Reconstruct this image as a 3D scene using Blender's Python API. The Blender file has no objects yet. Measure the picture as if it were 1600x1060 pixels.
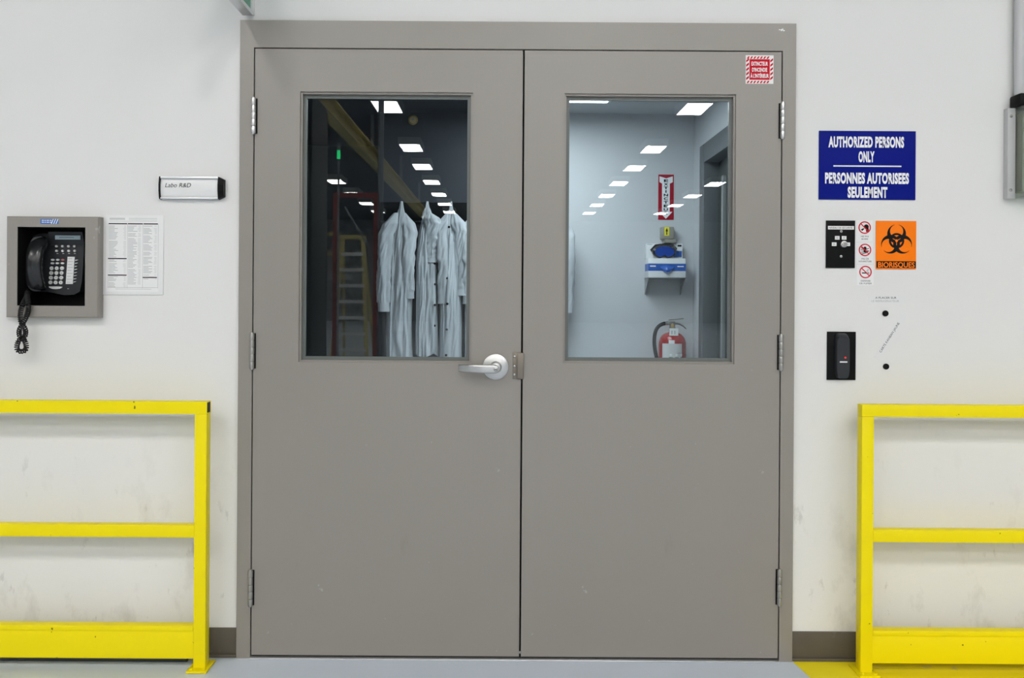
import bpy, bmesh, math, random
from mathutils import Vector, Matrix, noise

C = bpy.context.scene.collection
scene = bpy.context.scene
PI = math.pi

# ------------------------------------------------------------------ camera
F = 1350.0                 # focal length in pixels of the 1600 px wide frame
R = math.radians(0.38)     # the photograph is rolled by a fraction of a degree
CX, CY, CAMD, CAMH = 783.0, 469.0, 3.0, 1.251
cam_data = bpy.data.cameras.new('camera')
cam = bpy.data.objects.new('camera', cam_data)
C.objects.link(cam)
cam_data.sensor_width = 36.0
cam_data.lens = F / 1600.0 * 36.0
cam_data.shift_x = (800.0 - CX) / 1600.0
cam_data.shift_y = (CY - 530.0) / 1600.0
cam_data.clip_start = 0.05
cam.location = (0, -CAMD, CAMH)
cam.rotation_euler = (math.radians(90), -R, 0)
scene.camera = cam

# ------------------------------------------------------------------ world, exposure
world = bpy.data.worlds.new('world')
scene.world = world
world.use_nodes = True
bg = world.node_tree.nodes['Background']
bg.inputs['Color'].default_value = (0.6, 0.7, 0.8, 1)
bg.inputs['Strength'].default_value = 0.02
scene.view_settings.view_transform = 'Standard'
scene.view_settings.look = 'None'
scene.view_settings.gamma = 1.0
scene.view_settings.use_curve_mapping = False
scene.view_settings.exposure = 0.0
scene.cycles.use_denoising = True
scene.cycles.max_bounces = 8
scene.cycles.sample_clamp_indirect = 4.0
HALL_LIGHT = 46.5          # radiance of the hall's ceiling troffers
HALL_COLOUR = (1.0, 0.985, 0.955)
LAB_LIGHT = 12.5            # radiance of the lab's ceiling panel
LAB_COLOUR = (0.86, 0.94, 1.0)


def W(px, py, y=0.0):
    """A point of the photograph at depth y -> world x, z."""
    Z = y + CAMD
    xr = px + R * (py - CY)
    yr = py - R * (px - CX)
    return (xr - CX) * Z / F, CAMH + (CY - yr) * Z / F


def rect(px0, py0, px1, py1, y=0.0):
    """Upright rectangle x0, x1, z0, z1 from its upper left and lower right corners."""
    a, b = W(px0, py0, y), W(px1, py1, y)
    c, d = W(px1, py0, y), W(px0, py1, y)
    return (a[0] + d[0]) / 2, (b[0] + c[0]) / 2, (b[1] + d[1]) / 2, (a[1] + c[1]) / 2


# ------------------------------------------------------------------ materials
def mat(name, col, rough=0.5, metal=0.0, var=0.0, vscale=8.0, bump=0.0, bscale=200.0, emit=0.0, spec=0.5, coat=0.0):
    m = bpy.data.materials.new(name)
    m.use_nodes = True
    nt = m.node_tree
    p = nt.nodes['Principled BSDF']
    p.inputs['Base Color'].default_value = (*col, 1)
    p.inputs['Roughness'].default_value = rough
    p.inputs['Metallic'].default_value = metal
    p.inputs['Specular IOR Level'].default_value = spec
    p.inputs['Coat Weight'].default_value = coat
    tc = nt.nodes.new('ShaderNodeTexCoord')
    if var:
        n = nt.nodes.new('ShaderNodeTexNoise')
        n.inputs['Scale'].default_value = vscale
        n.inputs['Detail'].default_value = 5
        nt.links.new(tc.outputs['Object'], n.inputs['Vector'])
        mx = nt.nodes.new('ShaderNodeMix')
        mx.data_type = 'RGBA'
        mx.inputs[6].default_value = (*[c * (1 - var) for c in col], 1)
        mx.inputs[7].default_value = (*[min(1, c * (1 + var)) for c in col], 1)
        nt.links.new(n.outputs['Fac'], mx.inputs[0])
        nt.links.new(mx.outputs[2], p.inputs['Base Color'])
    if bump:
        n2 = nt.nodes.new('ShaderNodeTexNoise')
        n2.inputs['Scale'].default_value = bscale
        n2.inputs['Detail'].default_value = 3
        nt.links.new(tc.outputs['Object'], n2.inputs['Vector'])
        b = nt.nodes.new('ShaderNodeBump')
        b.inputs['Strength'].default_value = bump
        b.inputs['Distance'].default_value = 0.002
        nt.links.new(n2.outputs['Fac'], b.inputs['Height'])
        nt.links.new(b.outputs['Normal'], p.inputs['Normal'])
    if emit:
        p.inputs['Emission Color'].default_value = (*col, 1)
        p.inputs['Emission Strength'].default_value = emit
    return m


def add_marks(m, col, scale, stretch, lo, hi, zmin=None, zmax=None, detail=6.0, amount=0.6, seed=0.0):
    """Dirt and wear with shapes of their own: thresholded noise laid over the base colour."""
    nt = m.node_tree
    p = nt.nodes['Principled BSDF']
    tc = nt.nodes.new('ShaderNodeTexCoord')
    mp = nt.nodes.new('ShaderNodeMapping')
    mp.inputs['Scale'].default_value = stretch
    mp.inputs['Location'].default_value = (seed, seed * 1.7, seed * 0.6)
    nt.links.new(tc.outputs['Object'], mp.inputs['Vector'])
    n = nt.nodes.new('ShaderNodeTexNoise')
    n.inputs['Scale'].default_value = scale
    n.inputs['Detail'].default_value = detail
    n.inputs['Roughness'].default_value = 0.62
    nt.links.new(mp.outputs['Vector'], n.inputs['Vector'])
    mr = nt.nodes.new('ShaderNodeMapRange')
    mr.inputs['From Min'].default_value = lo
    mr.inputs['From Max'].default_value = hi
    mr.inputs['To Max'].default_value = amount
    nt.links.new(n.outputs['Fac'], mr.inputs['Value'])
    fac = mr.outputs['Result']
    if zmin is not None:
        sp = nt.nodes.new('ShaderNodeSeparateXYZ')
        nt.links.new(tc.outputs['Object'], sp.inputs['Vector'])
        ra = nt.nodes.new('ShaderNodeMapRange')
        ra.inputs['From Min'].default_value = zmax
        ra.inputs['From Max'].default_value = zmin
        nt.links.new(sp.outputs['Z'], ra.inputs['Value'])
        mu = nt.nodes.new('ShaderNodeMath')
        mu.operation = 'MULTIPLY'
        nt.links.new(fac, mu.inputs[0])
        nt.links.new(ra.outputs['Result'], mu.inputs[1])
        fac = mu.outputs[0]
    mx = nt.nodes.new('ShaderNodeMix')
    mx.data_type = 'RGBA'
    src = p.inputs['Base Color'].links
    if src:
        nt.links.new(src[0].from_socket, mx.inputs[6])
    else:
        mx.inputs[6].default_value = p.inputs['Base Color'].default_value
    mx.inputs[7].default_value = (*col, 1)
    nt.links.new(fac, mx.inputs[0])
    nt.links.new(mx.outputs[2], p.inputs['Base Color'])
    return m


def glass(name, r0=0.085, tint=(0.93, 0.97, 0.97)):
    """Thin sheet of glass: clear with a mirror layer that grows towards grazing angles."""
    m = bpy.data.materials.new(name)
    m.use_nodes = True
    nt = m.node_tree
    nt.nodes.clear()
    out = nt.nodes.new('ShaderNodeOutputMaterial')
    lw = nt.nodes.new('ShaderNodeLayerWeight')
    lw.inputs['Blend'].default_value = 0.5
    pw = nt.nodes.new('ShaderNodeMath'); pw.operation = 'POWER'
    pw.inputs[1].default_value = 5
    nt.links.new(lw.outputs['Facing'], pw.inputs[0])
    ma = nt.nodes.new('ShaderNodeMath'); ma.operation = 'MULTIPLY_ADD'
    ma.inputs[1].default_value = 1 - r0
    ma.inputs[2].default_value = r0
    nt.links.new(pw.outputs[0], ma.inputs[0])
    t = nt.nodes.new('ShaderNodeBsdfTransparent')
    t.inputs['Color'].default_value = (*tint, 1)
    g = nt.nodes.new('ShaderNodeBsdfGlossy')
    g.inputs['Roughness'].default_value = 0.0
    mx = nt.nodes.new('ShaderNodeMixShader')
    nt.links.new(ma.outputs[0], mx.inputs[0])
    nt.links.new(t.outputs[0], mx.inputs[1])
    nt.links.new(g.outputs[0], mx.inputs[2])
    nt.links.new(mx.outputs[0], out.inputs['Surface'])
    return m


M = {}
M['wall'] = mat('wall_paint', (0.74, 0.735, 0.715), 0.55, var=0.025, vscale=1.6, bump=0.10, bscale=260)
add_marks(M['wall'], (0.36, 0.34, 0.30), 7.0, (1.0, 1.0, 0.55), 0.56, 0.70, 0.25, 0.95, amount=0.34)
add_marks(M['wall'], (0.20, 0.19, 0.17), 16.0, (1.0, 1.0, 0.45), 0.62, 0.70, 0.30, 0.85, amount=0.45, seed=3.3)
M['taupe'] = mat('taupe_enamel', (0.245, 0.222, 0.196), 0.36, spec=0.75, var=0.03, vscale=2.5, bump=0.05, bscale=420)
add_marks(M['taupe'], (0.55, 0.53, 0.49), 21.0, (1.0, 1.0, 0.8), 0.695, 0.74, -0.2, 1.25, detail=3, amount=0.55, seed=1.3)
add_marks(M['taupe'], (0.12, 0.11, 0.09), 12.0, (1.0, 1.0, 0.35), 0.66, 0.78, -0.2, 1.1, detail=7, amount=0.4, seed=5.1)
M['frame'] = mat('frame_enamel', (0.240, 0.218, 0.190), 0.36, spec=0.75, var=0.04, vscale=3, bump=0.06, bscale=420)
add_marks(M['frame'], (0.07, 0.06, 0.045), 9.0, (1, 1, 0.5), 0.58, 0.72, 0.0, 0.22, amount=0.7)
M['lite'] = mat('glazing_bead', (0.115, 0.128, 0.118), 0.35)
M['bolt'] = mat('bright_screw_steel', (0.6, 0.6, 0.59), 0.42, 0.9)
M['conduit'] = mat('conduit_paint', (0.50, 0.50, 0.50), 0.45)
M['yellow'] = mat('yellow_enamel', (0.86, 0.71, 0.004), 0.32, var=0.02, vscale=5, bump=0.04, bscale=150, spec=0.15)
add_marks(M['yellow'], (0.10, 0.085, 0.02), 34.0, (1, 1, 1), 0.735, 0.76, detail=2, amount=0.9)
M['yellow_floor'] = mat('yellow_floor_paint', (0.92, 0.76, 0.01), 0.5, var=0.06, vscale=9, bump=0.15, bscale=60)
add_marks(M['yellow_floor'], (0.5, 0.47, 0.4), 14.0, (1, 1, 1), 0.62, 0.72, amount=0.6)
M['floor'] = mat('grey_epoxy_floor', (0.62, 0.685, 0.765), 0.36, var=0.05, vscale=3, bump=0.04, bscale=60)
M['base'] = mat('vinyl_base', (0.105, 0.09, 0.068), 0.45, var=0.2, vscale=9, spec=0.2)
add_marks(M['base'], (0.25, 0.23, 0.2), 14.0, (1, 1, 0.6), 0.6, 0.75, amount=0.5)
M['alu'] = mat('brushed_aluminium', (0.72, 0.73, 0.74), 0.32, 0.9, bump=0.05, bscale=300)
M['satin'] = mat('satin_chrome', (0.54, 0.54, 0.53), 0.36, 1.0)
M['hinge_bright'] = mat('bright_hinge_steel', (0.66, 0.66, 0.65), 0.35, 0.9)
M['hinge_dull'] = mat('dull_hinge_steel', (0.36, 0.35, 0.33), 0.40, 0.75)
M['guard'] = mat('bronze_plate', (0.19, 0.165, 0.135), 0.38, 0.5)
M['black'] = mat('black_plastic', (0.008, 0.008, 0.008), 0.38, spec=0.06)
M['black_gloss'] = mat('glossy_black_plastic', (0.012, 0.013, 0.014), 0.22, spec=0.45)
M['phone'] = mat('charcoal_phone_plastic', (0.022, 0.024, 0.027), 0.33, bump=0.1, bscale=700, spec=0.3)
M['rubber'] = mat('black_rubber', (0.012, 0.012, 0.012), 0.6, spec=0.3)
M['white'] = mat('white_plastic', (0.78, 0.78, 0.77), 0.4)
M['paper'] = mat('white_paper', (0.80, 0.80, 0.79), 0.6)
M['ink'] = mat('black_ink', (0.012, 0.012, 0.012), 0.6, spec=0.05)
M['greyink'] = mat('grey_print', (0.40, 0.40, 0.40), 0.6)
M['lightink'] = mat('faint_print', (0.58, 0.58, 0.575), 0.6)
M['key'] = mat('pale_key_plastic', (0.74, 0.75, 0.73), 0.4)
M['lcd'] = mat('lcd_screen', (0.33, 0.42, 0.46), 0.3)
M['dull_red'] = mat('dull_red_key', (0.38, 0.13, 0.13), 0.4)
M['lcdtext'] = mat('lcd_segments', (0.05, 0.07, 0.08), 0.3)
M['blue_sign'] = mat('navy_sign_face', (0.006, 0.012, 0.19), 0.35, spec=0.03)
M['sign_white'] = mat('white_lettering', (0.85, 0.85, 0.86), 0.5)
M['orange'] = mat('orange_sign_face', (0.93, 0.20, 0.008), 0.4, spec=0.06)
M['red'] = mat('red_print', (0.55, 0.012, 0.025), 0.45, spec=0.06)
M['red_tank'] = mat('red_enamel', (0.31, 0.006, 0.004), 0.22, spec=0.4)
M['deep_red'] = mat('deep_red_print', (0.36, 0.008, 0.022), 0.4, spec=0.2)
M['blue_sticker'] = mat('blue_sticker', (0.01, 0.12, 0.42), 0.35)
M['green'] = mat('green_sign_face', (0.03, 0.22, 0.13), 0.35)
M['tape'] = mat('clear_tape_label', (0.77, 0.77, 0.765), 0.22)
M['yellow_print'] = mat('yellow_print', (0.85, 0.75, 0.02), 0.45)
M['coat'] = mat('grey_white_cotton', (0.50, 0.525, 0.55), 0.9, var=0.05, vscale=12, bump=0.2, bscale=500, spec=0.1)
M['lab_wall'] = mat('lab_wall_paint', (0.55, 0.56, 0.575), 0.5, var=0.03, vscale=2)
M['dark_panel'] = mat('dark_slate_panel', (0.024, 0.029, 0.038), 0.5)
M['dark_void'] = mat('dark_partition', (0.055, 0.062, 0.062), 0.5)
M['dark_frame'] = mat('dark_grey_door_frame', (0.10, 0.11, 0.115), 0.4)
M['dark_door'] = mat('dark_grey_door', (0.045, 0.05, 0.047), 0.4, var=0.2, vscale=20)
M['mid_grey'] = mat('mid_grey_metal', (0.30, 0.31, 0.31), 0.4, 0.3)
M['beige'] = mat('beige_grey_plastic', (0.30, 0.29, 0.25), 0.5)
M['blue_box'] = mat('blue_carton_print', (0.02, 0.10, 0.42), 0.4)
M['blue_lens'] = mat('blue_goggle_plastic', (0.006, 0.05, 0.33), 0.2)
M['carton'] = mat('white_carton', (0.74, 0.75, 0.76), 0.5)
M['hall_ceiling'] = mat('dark_deck_ceiling', (0.06, 0.067, 0.082), 0.8)
M['hall_wall'] = mat('hall_wall_paint', (0.33, 0.34, 0.35), 0.7)
M['hall_dark'] = mat('dark_machine_paint', (0.03, 0.034, 0.035), 0.5)
M['hall_steel'] = mat('grey_steel', (0.34, 0.36, 0.38), 0.5)
M['hall_red'] = mat('rack_red', (0.27, 0.055, 0.055), 0.5)
M['hall_yellow'] = mat('dusty_yellow', (0.62, 0.53, 0.22), 0.55)
M['hall_white'] = mat('white_tube', (0.70, 0.71, 0.72), 0.5)
M['ladder_alu'] = mat('ladder_aluminium', (0.85, 0.87, 0.88), 0.6)
M['brass'] = mat('aged_brass', (0.55, 0.40, 0.17), 0.4, 0.6)
M['hall_lamp'] = mat('hall_diffuser', HALL_COLOUR, emit=HALL_LIGHT)
M['lab_lamp'] = mat('lab_diffuser', LAB_COLOUR, emit=LAB_LIGHT)
M['green_lamp'] = mat('green_signal_lens', (0.02, 0.9, 0.25), emit=6.0)
M['red_led'] = mat('red_indicator', (0.9, 0.02, 0.02), emit=0.12)
M['glass'] = glass('window_glass', 0.047)
M['acrylic'] = glass('clear_acrylic', 0.06, (0.90, 0.93, 0.90))


# ------------------------------------------------------------------ mesh building
ORIGIN = {}


def worigin(o):
    return ORIGIN.get(o.name, Vector((0, 0, 0))) if o else Vector((0, 0, 0))


class MB:
    """Collects shapes given in world coordinates and links them as one mesh object."""

    def __init__(self):
        self.bm = bmesh.new()
        self.mats = []

    def mi(self, m):
        m = M[m] if isinstance(m, str) else m
        if m not in self.mats:
            self.mats.append(m)
        return self.mats.index(m)

    def merge(self, tmp, m, mtx=None):
        i = self.mi(m)
        for f in tmp.faces:
            f.material_index = i
        if mtx:
            bmesh.ops.transform(tmp, matrix=mtx, verts=tmp.verts)
        me = bpy.data.meshes.new('t')
        tmp.to_mesh(me)
        tmp.free()
        self.bm.from_mesh(me)
        bpy.data.meshes.remove(me)
        return self

    def box(self, x0, x1, y0, y1, z0, z1, m, bev=0.0, seg=2, mtx=None):
        t = bmesh.new()
        bmesh.ops.create_cube(t, size=1)
        for v in t.verts:
            v.co = Vector(((x0 + x1) / 2 + v.co.x * abs(x1 - x0), (y0 + y1) / 2 + v.co.y * abs(y1 - y0), (z0 + z1) / 2 + v.co.z * abs(z1 - z0)))
        if bev:
            bmesh.ops.bevel(t, geom=list(t.edges), offset=bev, segments=seg, profile=0.5, affect='EDGES')
        return self.merge(t, m, mtx)

    def bar(self, p0, p1, w, h, m, bev=0.0):
        """A box beam from p0 to p1 (w across, h the other way)."""
        p0, p1 = Vector(p0), Vector(p1)
        d = p1 - p0
        q = d.to_track_quat('Z', 'Y').to_matrix().to_4x4()
        q.translation = (p0 + p1) / 2
        L = d.length
        return self.box(-w / 2, w / 2, -h / 2, h / 2, -L / 2, L / 2, m, bev, 1, q)

    def cyl(self, p0, p1, r0, m, r1=None, seg=24, bev=0.0):
        p0, p1 = Vector(p0), Vector(p1)
        d = p1 - p0
        t = bmesh.new()
        bmesh.ops.create_cone(t, cap_ends=True, segments=seg, radius1=r0, radius2=r0 if r1 is None else r1, depth=d.length)
        if bev:
            ed = [e for e in t.edges if abs(e.verts[0].co.z - e.verts[1].co.z) < 1e-6]
            bmesh.ops.bevel(t, geom=ed, offset=bev, segments=2, profile=0.5, affect='EDGES')
        q = d.to_track_quat('Z', 'Y').to_matrix().to_4x4()
        q.translation = (p0 + p1) / 2
        return self.merge(t, m, q)

    def ball(self, c, r, m, scale=(1, 1, 1), seg=16):
        t = bmesh.new()
        bmesh.ops.create_uvsphere(t, u_segments=seg, v_segments=seg // 2, radius=r)
        mt = Matrix.Translation(c) @ Matrix.Diagonal((*scale, 1))
        return self.merge(t, m, mt)

    def grid(self, fn, nu, nv, m, closed_u=False, cap=False):
        t = bmesh.new()
        rows = []
        for j in range(nv + 1):
            rows.append([t.verts.new(fn(i / nu, j / nv)) for i in range(nu if closed_u else nu + 1)])
        n = nu if closed_u else nu
        for j in range(nv):
            for i in range(n):
                a, b = rows[j][i], rows[j][(i + 1) % len(rows[j])]
                c, d = rows[j + 1][(i + 1) % len(rows[j])], rows[j + 1][i]
                try:
                    t.faces.new((a, b, c, d))
                except ValueError:
                    pass
        if cap and closed_u:
            t.faces.new(list(reversed(rows[0])))
            t.faces.new(rows[-1])
        bmesh.ops.recalc_face_normals(t, faces=t.faces)
        return self.merge(t, m)

    def tube(self, pts, r, m, seg=8, flat=1.0, up=None):
        """Round (or flattened) tube along points; r a number or a list."""
        pts = [Vector(p) for p in pts]
        n = len(pts)
        rs = r if isinstance(r, (list, tuple)) else [r] * n
        tang = [(pts[min(i + 1, n - 1)] - pts[max(i - 1, 0)]).normalized() for i in range(n)]
        ref = Vector(up) if up else (Vector((0, 0, 1)) if abs(tang[0].z) < 0.9 else Vector((1, 0, 0)))
        nor = []
        for i in range(n):
            if up:
                v = ref - tang[i] * ref.dot(tang[i])
            else:
                v = (nor[-1] if nor else ref)
                v = v - tang[i] * v.dot(tang[i])
            nor.append(v.normalized())
        t = bmesh.new()
        rows = []
        for i in range(n):
            b = tang[i].cross(nor[i])
            rows.append([t.verts.new(pts[i] + nor[i] * (rs[i] * flat * math.cos(2 * PI * k / seg)) + b * (rs[i] * math.sin(2 * PI * k / seg))) for k in range(seg)])
        for i in range(n - 1):
            for k in range(seg):
                t.faces.new((rows[i][k], rows[i][(k + 1) % seg], rows[i + 1][(k + 1) % seg], rows[i + 1][k]))
        t.faces.new(list(reversed(rows[0])))
        t.faces.new(rows[-1])
        bmesh.ops.recalc_face_normals(t, faces=t.faces)
        return self.merge(t, m)

    def lathe(self, prof, c, m, seg=32):
        """Profile (radius, z) turned about the vertical through c."""
        c = Vector(c)
        return self.grid(lambda u, v: c + Vector((prof[round(v * (len(prof) - 1))][0] * math.cos(2 * PI * u), prof[round(v * (len(prof) - 1))][0] * math.sin(2 * PI * u), prof[round(v * (len(prof) - 1))][1])), seg, len(prof) - 1, m, True)

    def prism(self, poly, y0, y1, m):
        """Outline in x, z given a thickness from y0 (front) to y1."""
        t = bmesh.new()
        a = [t.verts.new((x, y0, z)) for x, z in poly]
        b = [t.verts.new((x, y1, z)) for x, z in poly]
        n = len(poly)
        t.faces.new(a)
        t.faces.new(list(reversed(b)))
        for i in range(n):
            t.faces.new((a[i], b[i], b[(i + 1) % n], a[(i + 1) % n]))
        bmesh.ops.recalc_face_normals(t, faces=t.faces)
        return self.merge(t, m)

    def ring(self, c, r0, r1, y0, y1, m, a0=0.0, a1=2 * PI, seg=40):
        x, z = c
        full = abs(a1 - a0 - 2 * PI) < 1e-6
        t = bmesh.new()
        rows = []
        n = seg if full else seg + 1
        for i in range(n):
            a = a0 + (a1 - a0) * i / seg
            ca, sa = math.cos(a), math.sin(a)
            rows.append([t.verts.new((x + q * ca, y, z + q * sa)) for q, y in ((r0, y0), (r1, y0), (r1, y1), (r0, y1))])
        for i in range(seg):
            A, B = rows[i], rows[(i + 1) % n]
            for k in range(4):
                t.faces.new((A[k], A[(k + 1) % 4], B[(k + 1) % 4], B[k]))
        if not full:
            t.faces.new(rows[0])
            t.faces.new(list(reversed(rows[-1])))
        bmesh.ops.recalc_face_normals(t, faces=t.faces)
        return self.merge(t, m)

    def disc(self, c, r, y0, y1, m, seg=28, sx=1.0):
        return self.prism([(c[0] + r * sx * math.cos(2 * PI * i / seg), c[1] + r * math.sin(2 * PI * i / seg)) for i in range(seg)], y0, y1, m)

    def panel(self, xs, zs, holes, y0, y1, m):
        """A slab in x, z with rectangular holes, as one connected mesh."""
        t = bmesh.new()
        vf, vb = {}, {}
        def hole(i, j):
            cx, cz = (xs[i] + xs[i + 1]) / 2, (zs[j] + zs[j + 1]) / 2
            return i < 0 or j < 0 or any(h[0] < cx < h[1] and h[2] < cz < h[3] for h in holes)
        def g(d, i, j, y):
            if (i, j) not in d:
                d[(i, j)] = t.verts.new((xs[i], y, zs[j]))
            return d[(i, j)]
        nx, nz = len(xs) - 1, len(zs) - 1
        solid = {(i, j) for i in range(nx) for j in range(nz) if not hole(i, j)}
        for (i, j) in solid:
            t.faces.new([g(vf, a, b, y0) for a, b in ((i, j), (i + 1, j), (i + 1, j + 1), (i, j + 1))])
            t.faces.new([g(vb, a, b, y1) for a, b in ((i, j), (i, j + 1), (i + 1, j + 1), (i + 1, j))])
            for (di, dj), (e0, e1) in (((0, -1), ((i, j), (i + 1, j))), ((1, 0), ((i + 1, j), (i + 1, j + 1))), ((0, 1), ((i + 1, j + 1), (i, j + 1))), ((-1, 0), ((i, j + 1), (i, j)))):
                if (i + di, j + dj) not in solid:
                    t.faces.new((g(vf, *e0, y0), g(vb, *e0, y1), g(vb, *e1, y1), g(vf, *e1, y0)))
        bmesh.ops.recalc_face_normals(t, faces=t.faces)
        return self.merge(t, m)

    def text(self, s, cx, cz, y, h, m, width=None, bold=0.0, shear=0.0, angle=0.0, align='CENTER', depth=0.0006, spacing=1.0, face='-y', xface=None):
        """Lettering with capitals h tall, centred at cx, cz on the plane y, facing the hall."""
        cu = bpy.data.curves.new('t', 'FONT')
        cu.body = s
        cu.size = 1.0
        cu.align_x = align
        cu.shear = shear
        cu.offset = bold
        cu.space_character = spacing
        cu.resolution_u = 3
        ob = bpy.data.objects.new('t', cu)
        C.objects.link(ob)
        dg = bpy.context.evaluated_depsgraph_get()
        me = bpy.data.meshes.new_from_object(ob.evaluated_get(dg))
        bpy.data.objects.remove(ob)
        bpy.data.curves.remove(cu)
        t = bmesh.new()
        t.from_mesh(me)
        bpy.data.meshes.remove(me)
        if not t.verts:
            t.free()
            return self
        xs = [v.co.x for v in t.verts]
        zs = [v.co.y for v in t.verts]
        x0, x1 = min(xs), max(xs)
        cap = 0.729
        k = h / cap
        kx = k if width is None else width / (x1 - x0)
        mx = (x0 + x1) / 2 if align == 'CENTER' else x0
        ca, sa = math.cos(angle), math.sin(angle)
        for v in t.verts:
            a, b = (v.co.x - mx) * kx, (v.co.y - cap / 2) * k
            a, b = a * ca - b * sa, a * sa + b * ca
            v.co = Vector((cx + a, y, cz + b))
        bmesh.ops.recalc_face_normals(t, faces=t.faces)
        if t.faces and sum(f.normal.y for f in t.faces) > 0:
            bmesh.ops.reverse_faces(t, faces=t.faces)
        return self.merge(t, m)

    def build(self, name, parent=None, smooth=35, label=None):
        o0 = worigin(parent)
        for v in self.bm.verts:
            v.co -= o0
        me = bpy.data.meshes.new(name)
        self.bm.to_mesh(me)
        self.bm.free()
        for m in self.mats:
            me.materials.append(m)
        if smooth and len(me.polygons):
            me.polygons.foreach_set('use_smooth', [True] * len(me.polygons))
            me.set_sharp_from_angle(angle=math.radians(smooth))
        o = bpy.data.objects.new(name, me)
        C.objects.link(o)
        if parent:
            o.parent = parent
            ORIGIN[o.name] = o0.copy()
        if label:
            o['label'] = label
        return o


def tag(o, label, cat, group=None, kind=None):
    o['label'] = label
    o['category'] = cat
    if group:
        o['group'] = group
    if kind:
        o['kind'] = kind
    return o


def thing(name, loc, label, cat, group=None, kind=None):
    o = bpy.data.objects.new(name, None)
    o.empty_display_size = 0.05
    C.objects.link(o)
    o.location = loc
    ORIGIN[o.name] = Vector(loc)
    return tag(o, label, cat, group, kind)


def dup(root, loc, label, group=None):
    r = root.copy()
    C.objects.link(r)
    r.location = loc
    r['label'] = label
    if group:
        r['group'] = group
    for ch in list(root.children):
        c = ch.copy()
        C.objects.link(c)
        c.parent = r
        for g in ch.children:
            d = g.copy()
            C.objects.link(d)
            d.parent = c
    return r


# ------------------------------------------------------------------ measured layout of the doors
DX0, DXC, DX1 = -0.860, 0.0735, 0.969       # hinge side, meeting edge, hinge side
DZ0, DZ1 = 0.012, 2.119
FX0, FX1, FZ1 = -0.912, 1.019, 2.218        # outer edge of the steel frame
WALLY = 0.015                               # the wall's face; the frame stands 15 mm proud of it
HX, HREAR, HCEIL = 13.0, -46.0, 5.75        # the hall
LABY = 2.40                                 # back wall of the room behind the doors
G = 0.004

# ------------------------------------------------------------------ setting
PB = rect(27, 355, 133, 478, -0.022)         # opening of the phone niche
xs = sorted([-HX, FX0 + 0.02, FX1 - 0.02, HX, PB[0], PB[1]])
zs = sorted([0.0, PB[2], PB[3], FZ1 - 0.02, HCEIL])
b = MB().panel(xs, zs, [(FX0 + 0.02, FX1 - 0.02, -1, FZ1 - 0.02), (PB[0], PB[1], PB[2], PB[3])], WALLY, WALLY + 0.15, 'wall')
tag(b.build('wall_front', smooth=0), 'off-white painted wall around the grey double doors', 'wall', kind='structure')
tag(MB().box(-HX, HX, HREAR, 4.4, -0.1, 0, 'floor').build('floor', smooth=0), 'smooth grey painted concrete floor', 'floor', kind='structure')
tag(MB().box(-HX, HX, HREAR, WALLY + 0.15, HCEIL, HCEIL + 0.1, 'hall_ceiling').build('ceiling', smooth=0), 'dark high ceiling of the hall, mirrored in the door glass', 'ceiling', kind='structure')
tag(MB().box(-HX - 0.1, -HX, HREAR, WALLY, 0, HCEIL, 'hall_wall').build('wall_left', smooth=0), 'side wall of the hall far to the left', 'wall', kind='structure')
tag(MB().box(HX, HX + 0.1, HREAR, WALLY, 0, HCEIL, 'hall_wall').build('wall_right', smooth=0), 'side wall of the hall far to the right', 'wall', kind='structure')
tag(MB().box(-HX, HX, HREAR - 0.1, HREAR, 0, HCEIL, 'hall_wall').build('wall_rear', smooth=0), 'far end wall of the hall behind the viewer', 'wall', kind='structure')

# the room behind the doors
LXR, LXS, LXL = 1.20, 0.27, -0.765          # right wall, end of the pale back wall, end of the dark panel
LCEIL = 2.42
tag(MB().box(LXS, LXR + 0.1, LABY, LABY + 0.1, 0, LCEIL, 'lab_wall').build('wall_lab_back', smooth=0), 'pale grey wall behind the fire extinguisher', 'wall', kind='structure')
tag(MB().box(LXL, LXS, LABY, LABY + 0.1, 0, LCEIL, 'dark_panel').build('wall_lab_coats', smooth=0), 'dark slate wall behind the hanging coats', 'wall', kind='structure')
tag(MB().box(-2.5, LXL, 3.6, 3.7, 0, LCEIL, 'dark_void').build('wall_lab_left_back', smooth=0), 'dark wall at the end of the recess left of the coats', 'wall', kind='structure')
tag(MB().box(LXL, LXL + 0.1, LABY + 0.1, 3.6, 0, LCEIL, 'dark_void').build('wall_lab_recess', smooth=0), 'dark side of the recess left of the coats', 'wall', kind='structure')
tag(MB().box(-2.6, -2.5, WALLY + 0.15, 3.7, 0, LCEIL, 'dark_void').build('wall_lab_left', smooth=0), 'dark left wall of the room behind the doors', 'wall', kind='structure')
tag(MB().box(-2.6, -0.2, WALLY + 0.15, 3.7, LCEIL, LCEIL + 0.1, 'dark_panel').build('ceiling_lab_left', smooth=0), 'dark ceiling over the hanging coats', 'ceiling', kind='structure')
tag(MB().box(-0.2, LXR + 0.2, WALLY + 0.15, LABY + 0.1, LCEIL, LCEIL + 0.1, 'lab_wall').build('ceiling_lab', smooth=0), 'low ceiling of the room behind the doors', 'ceiling', kind='structure')
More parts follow.
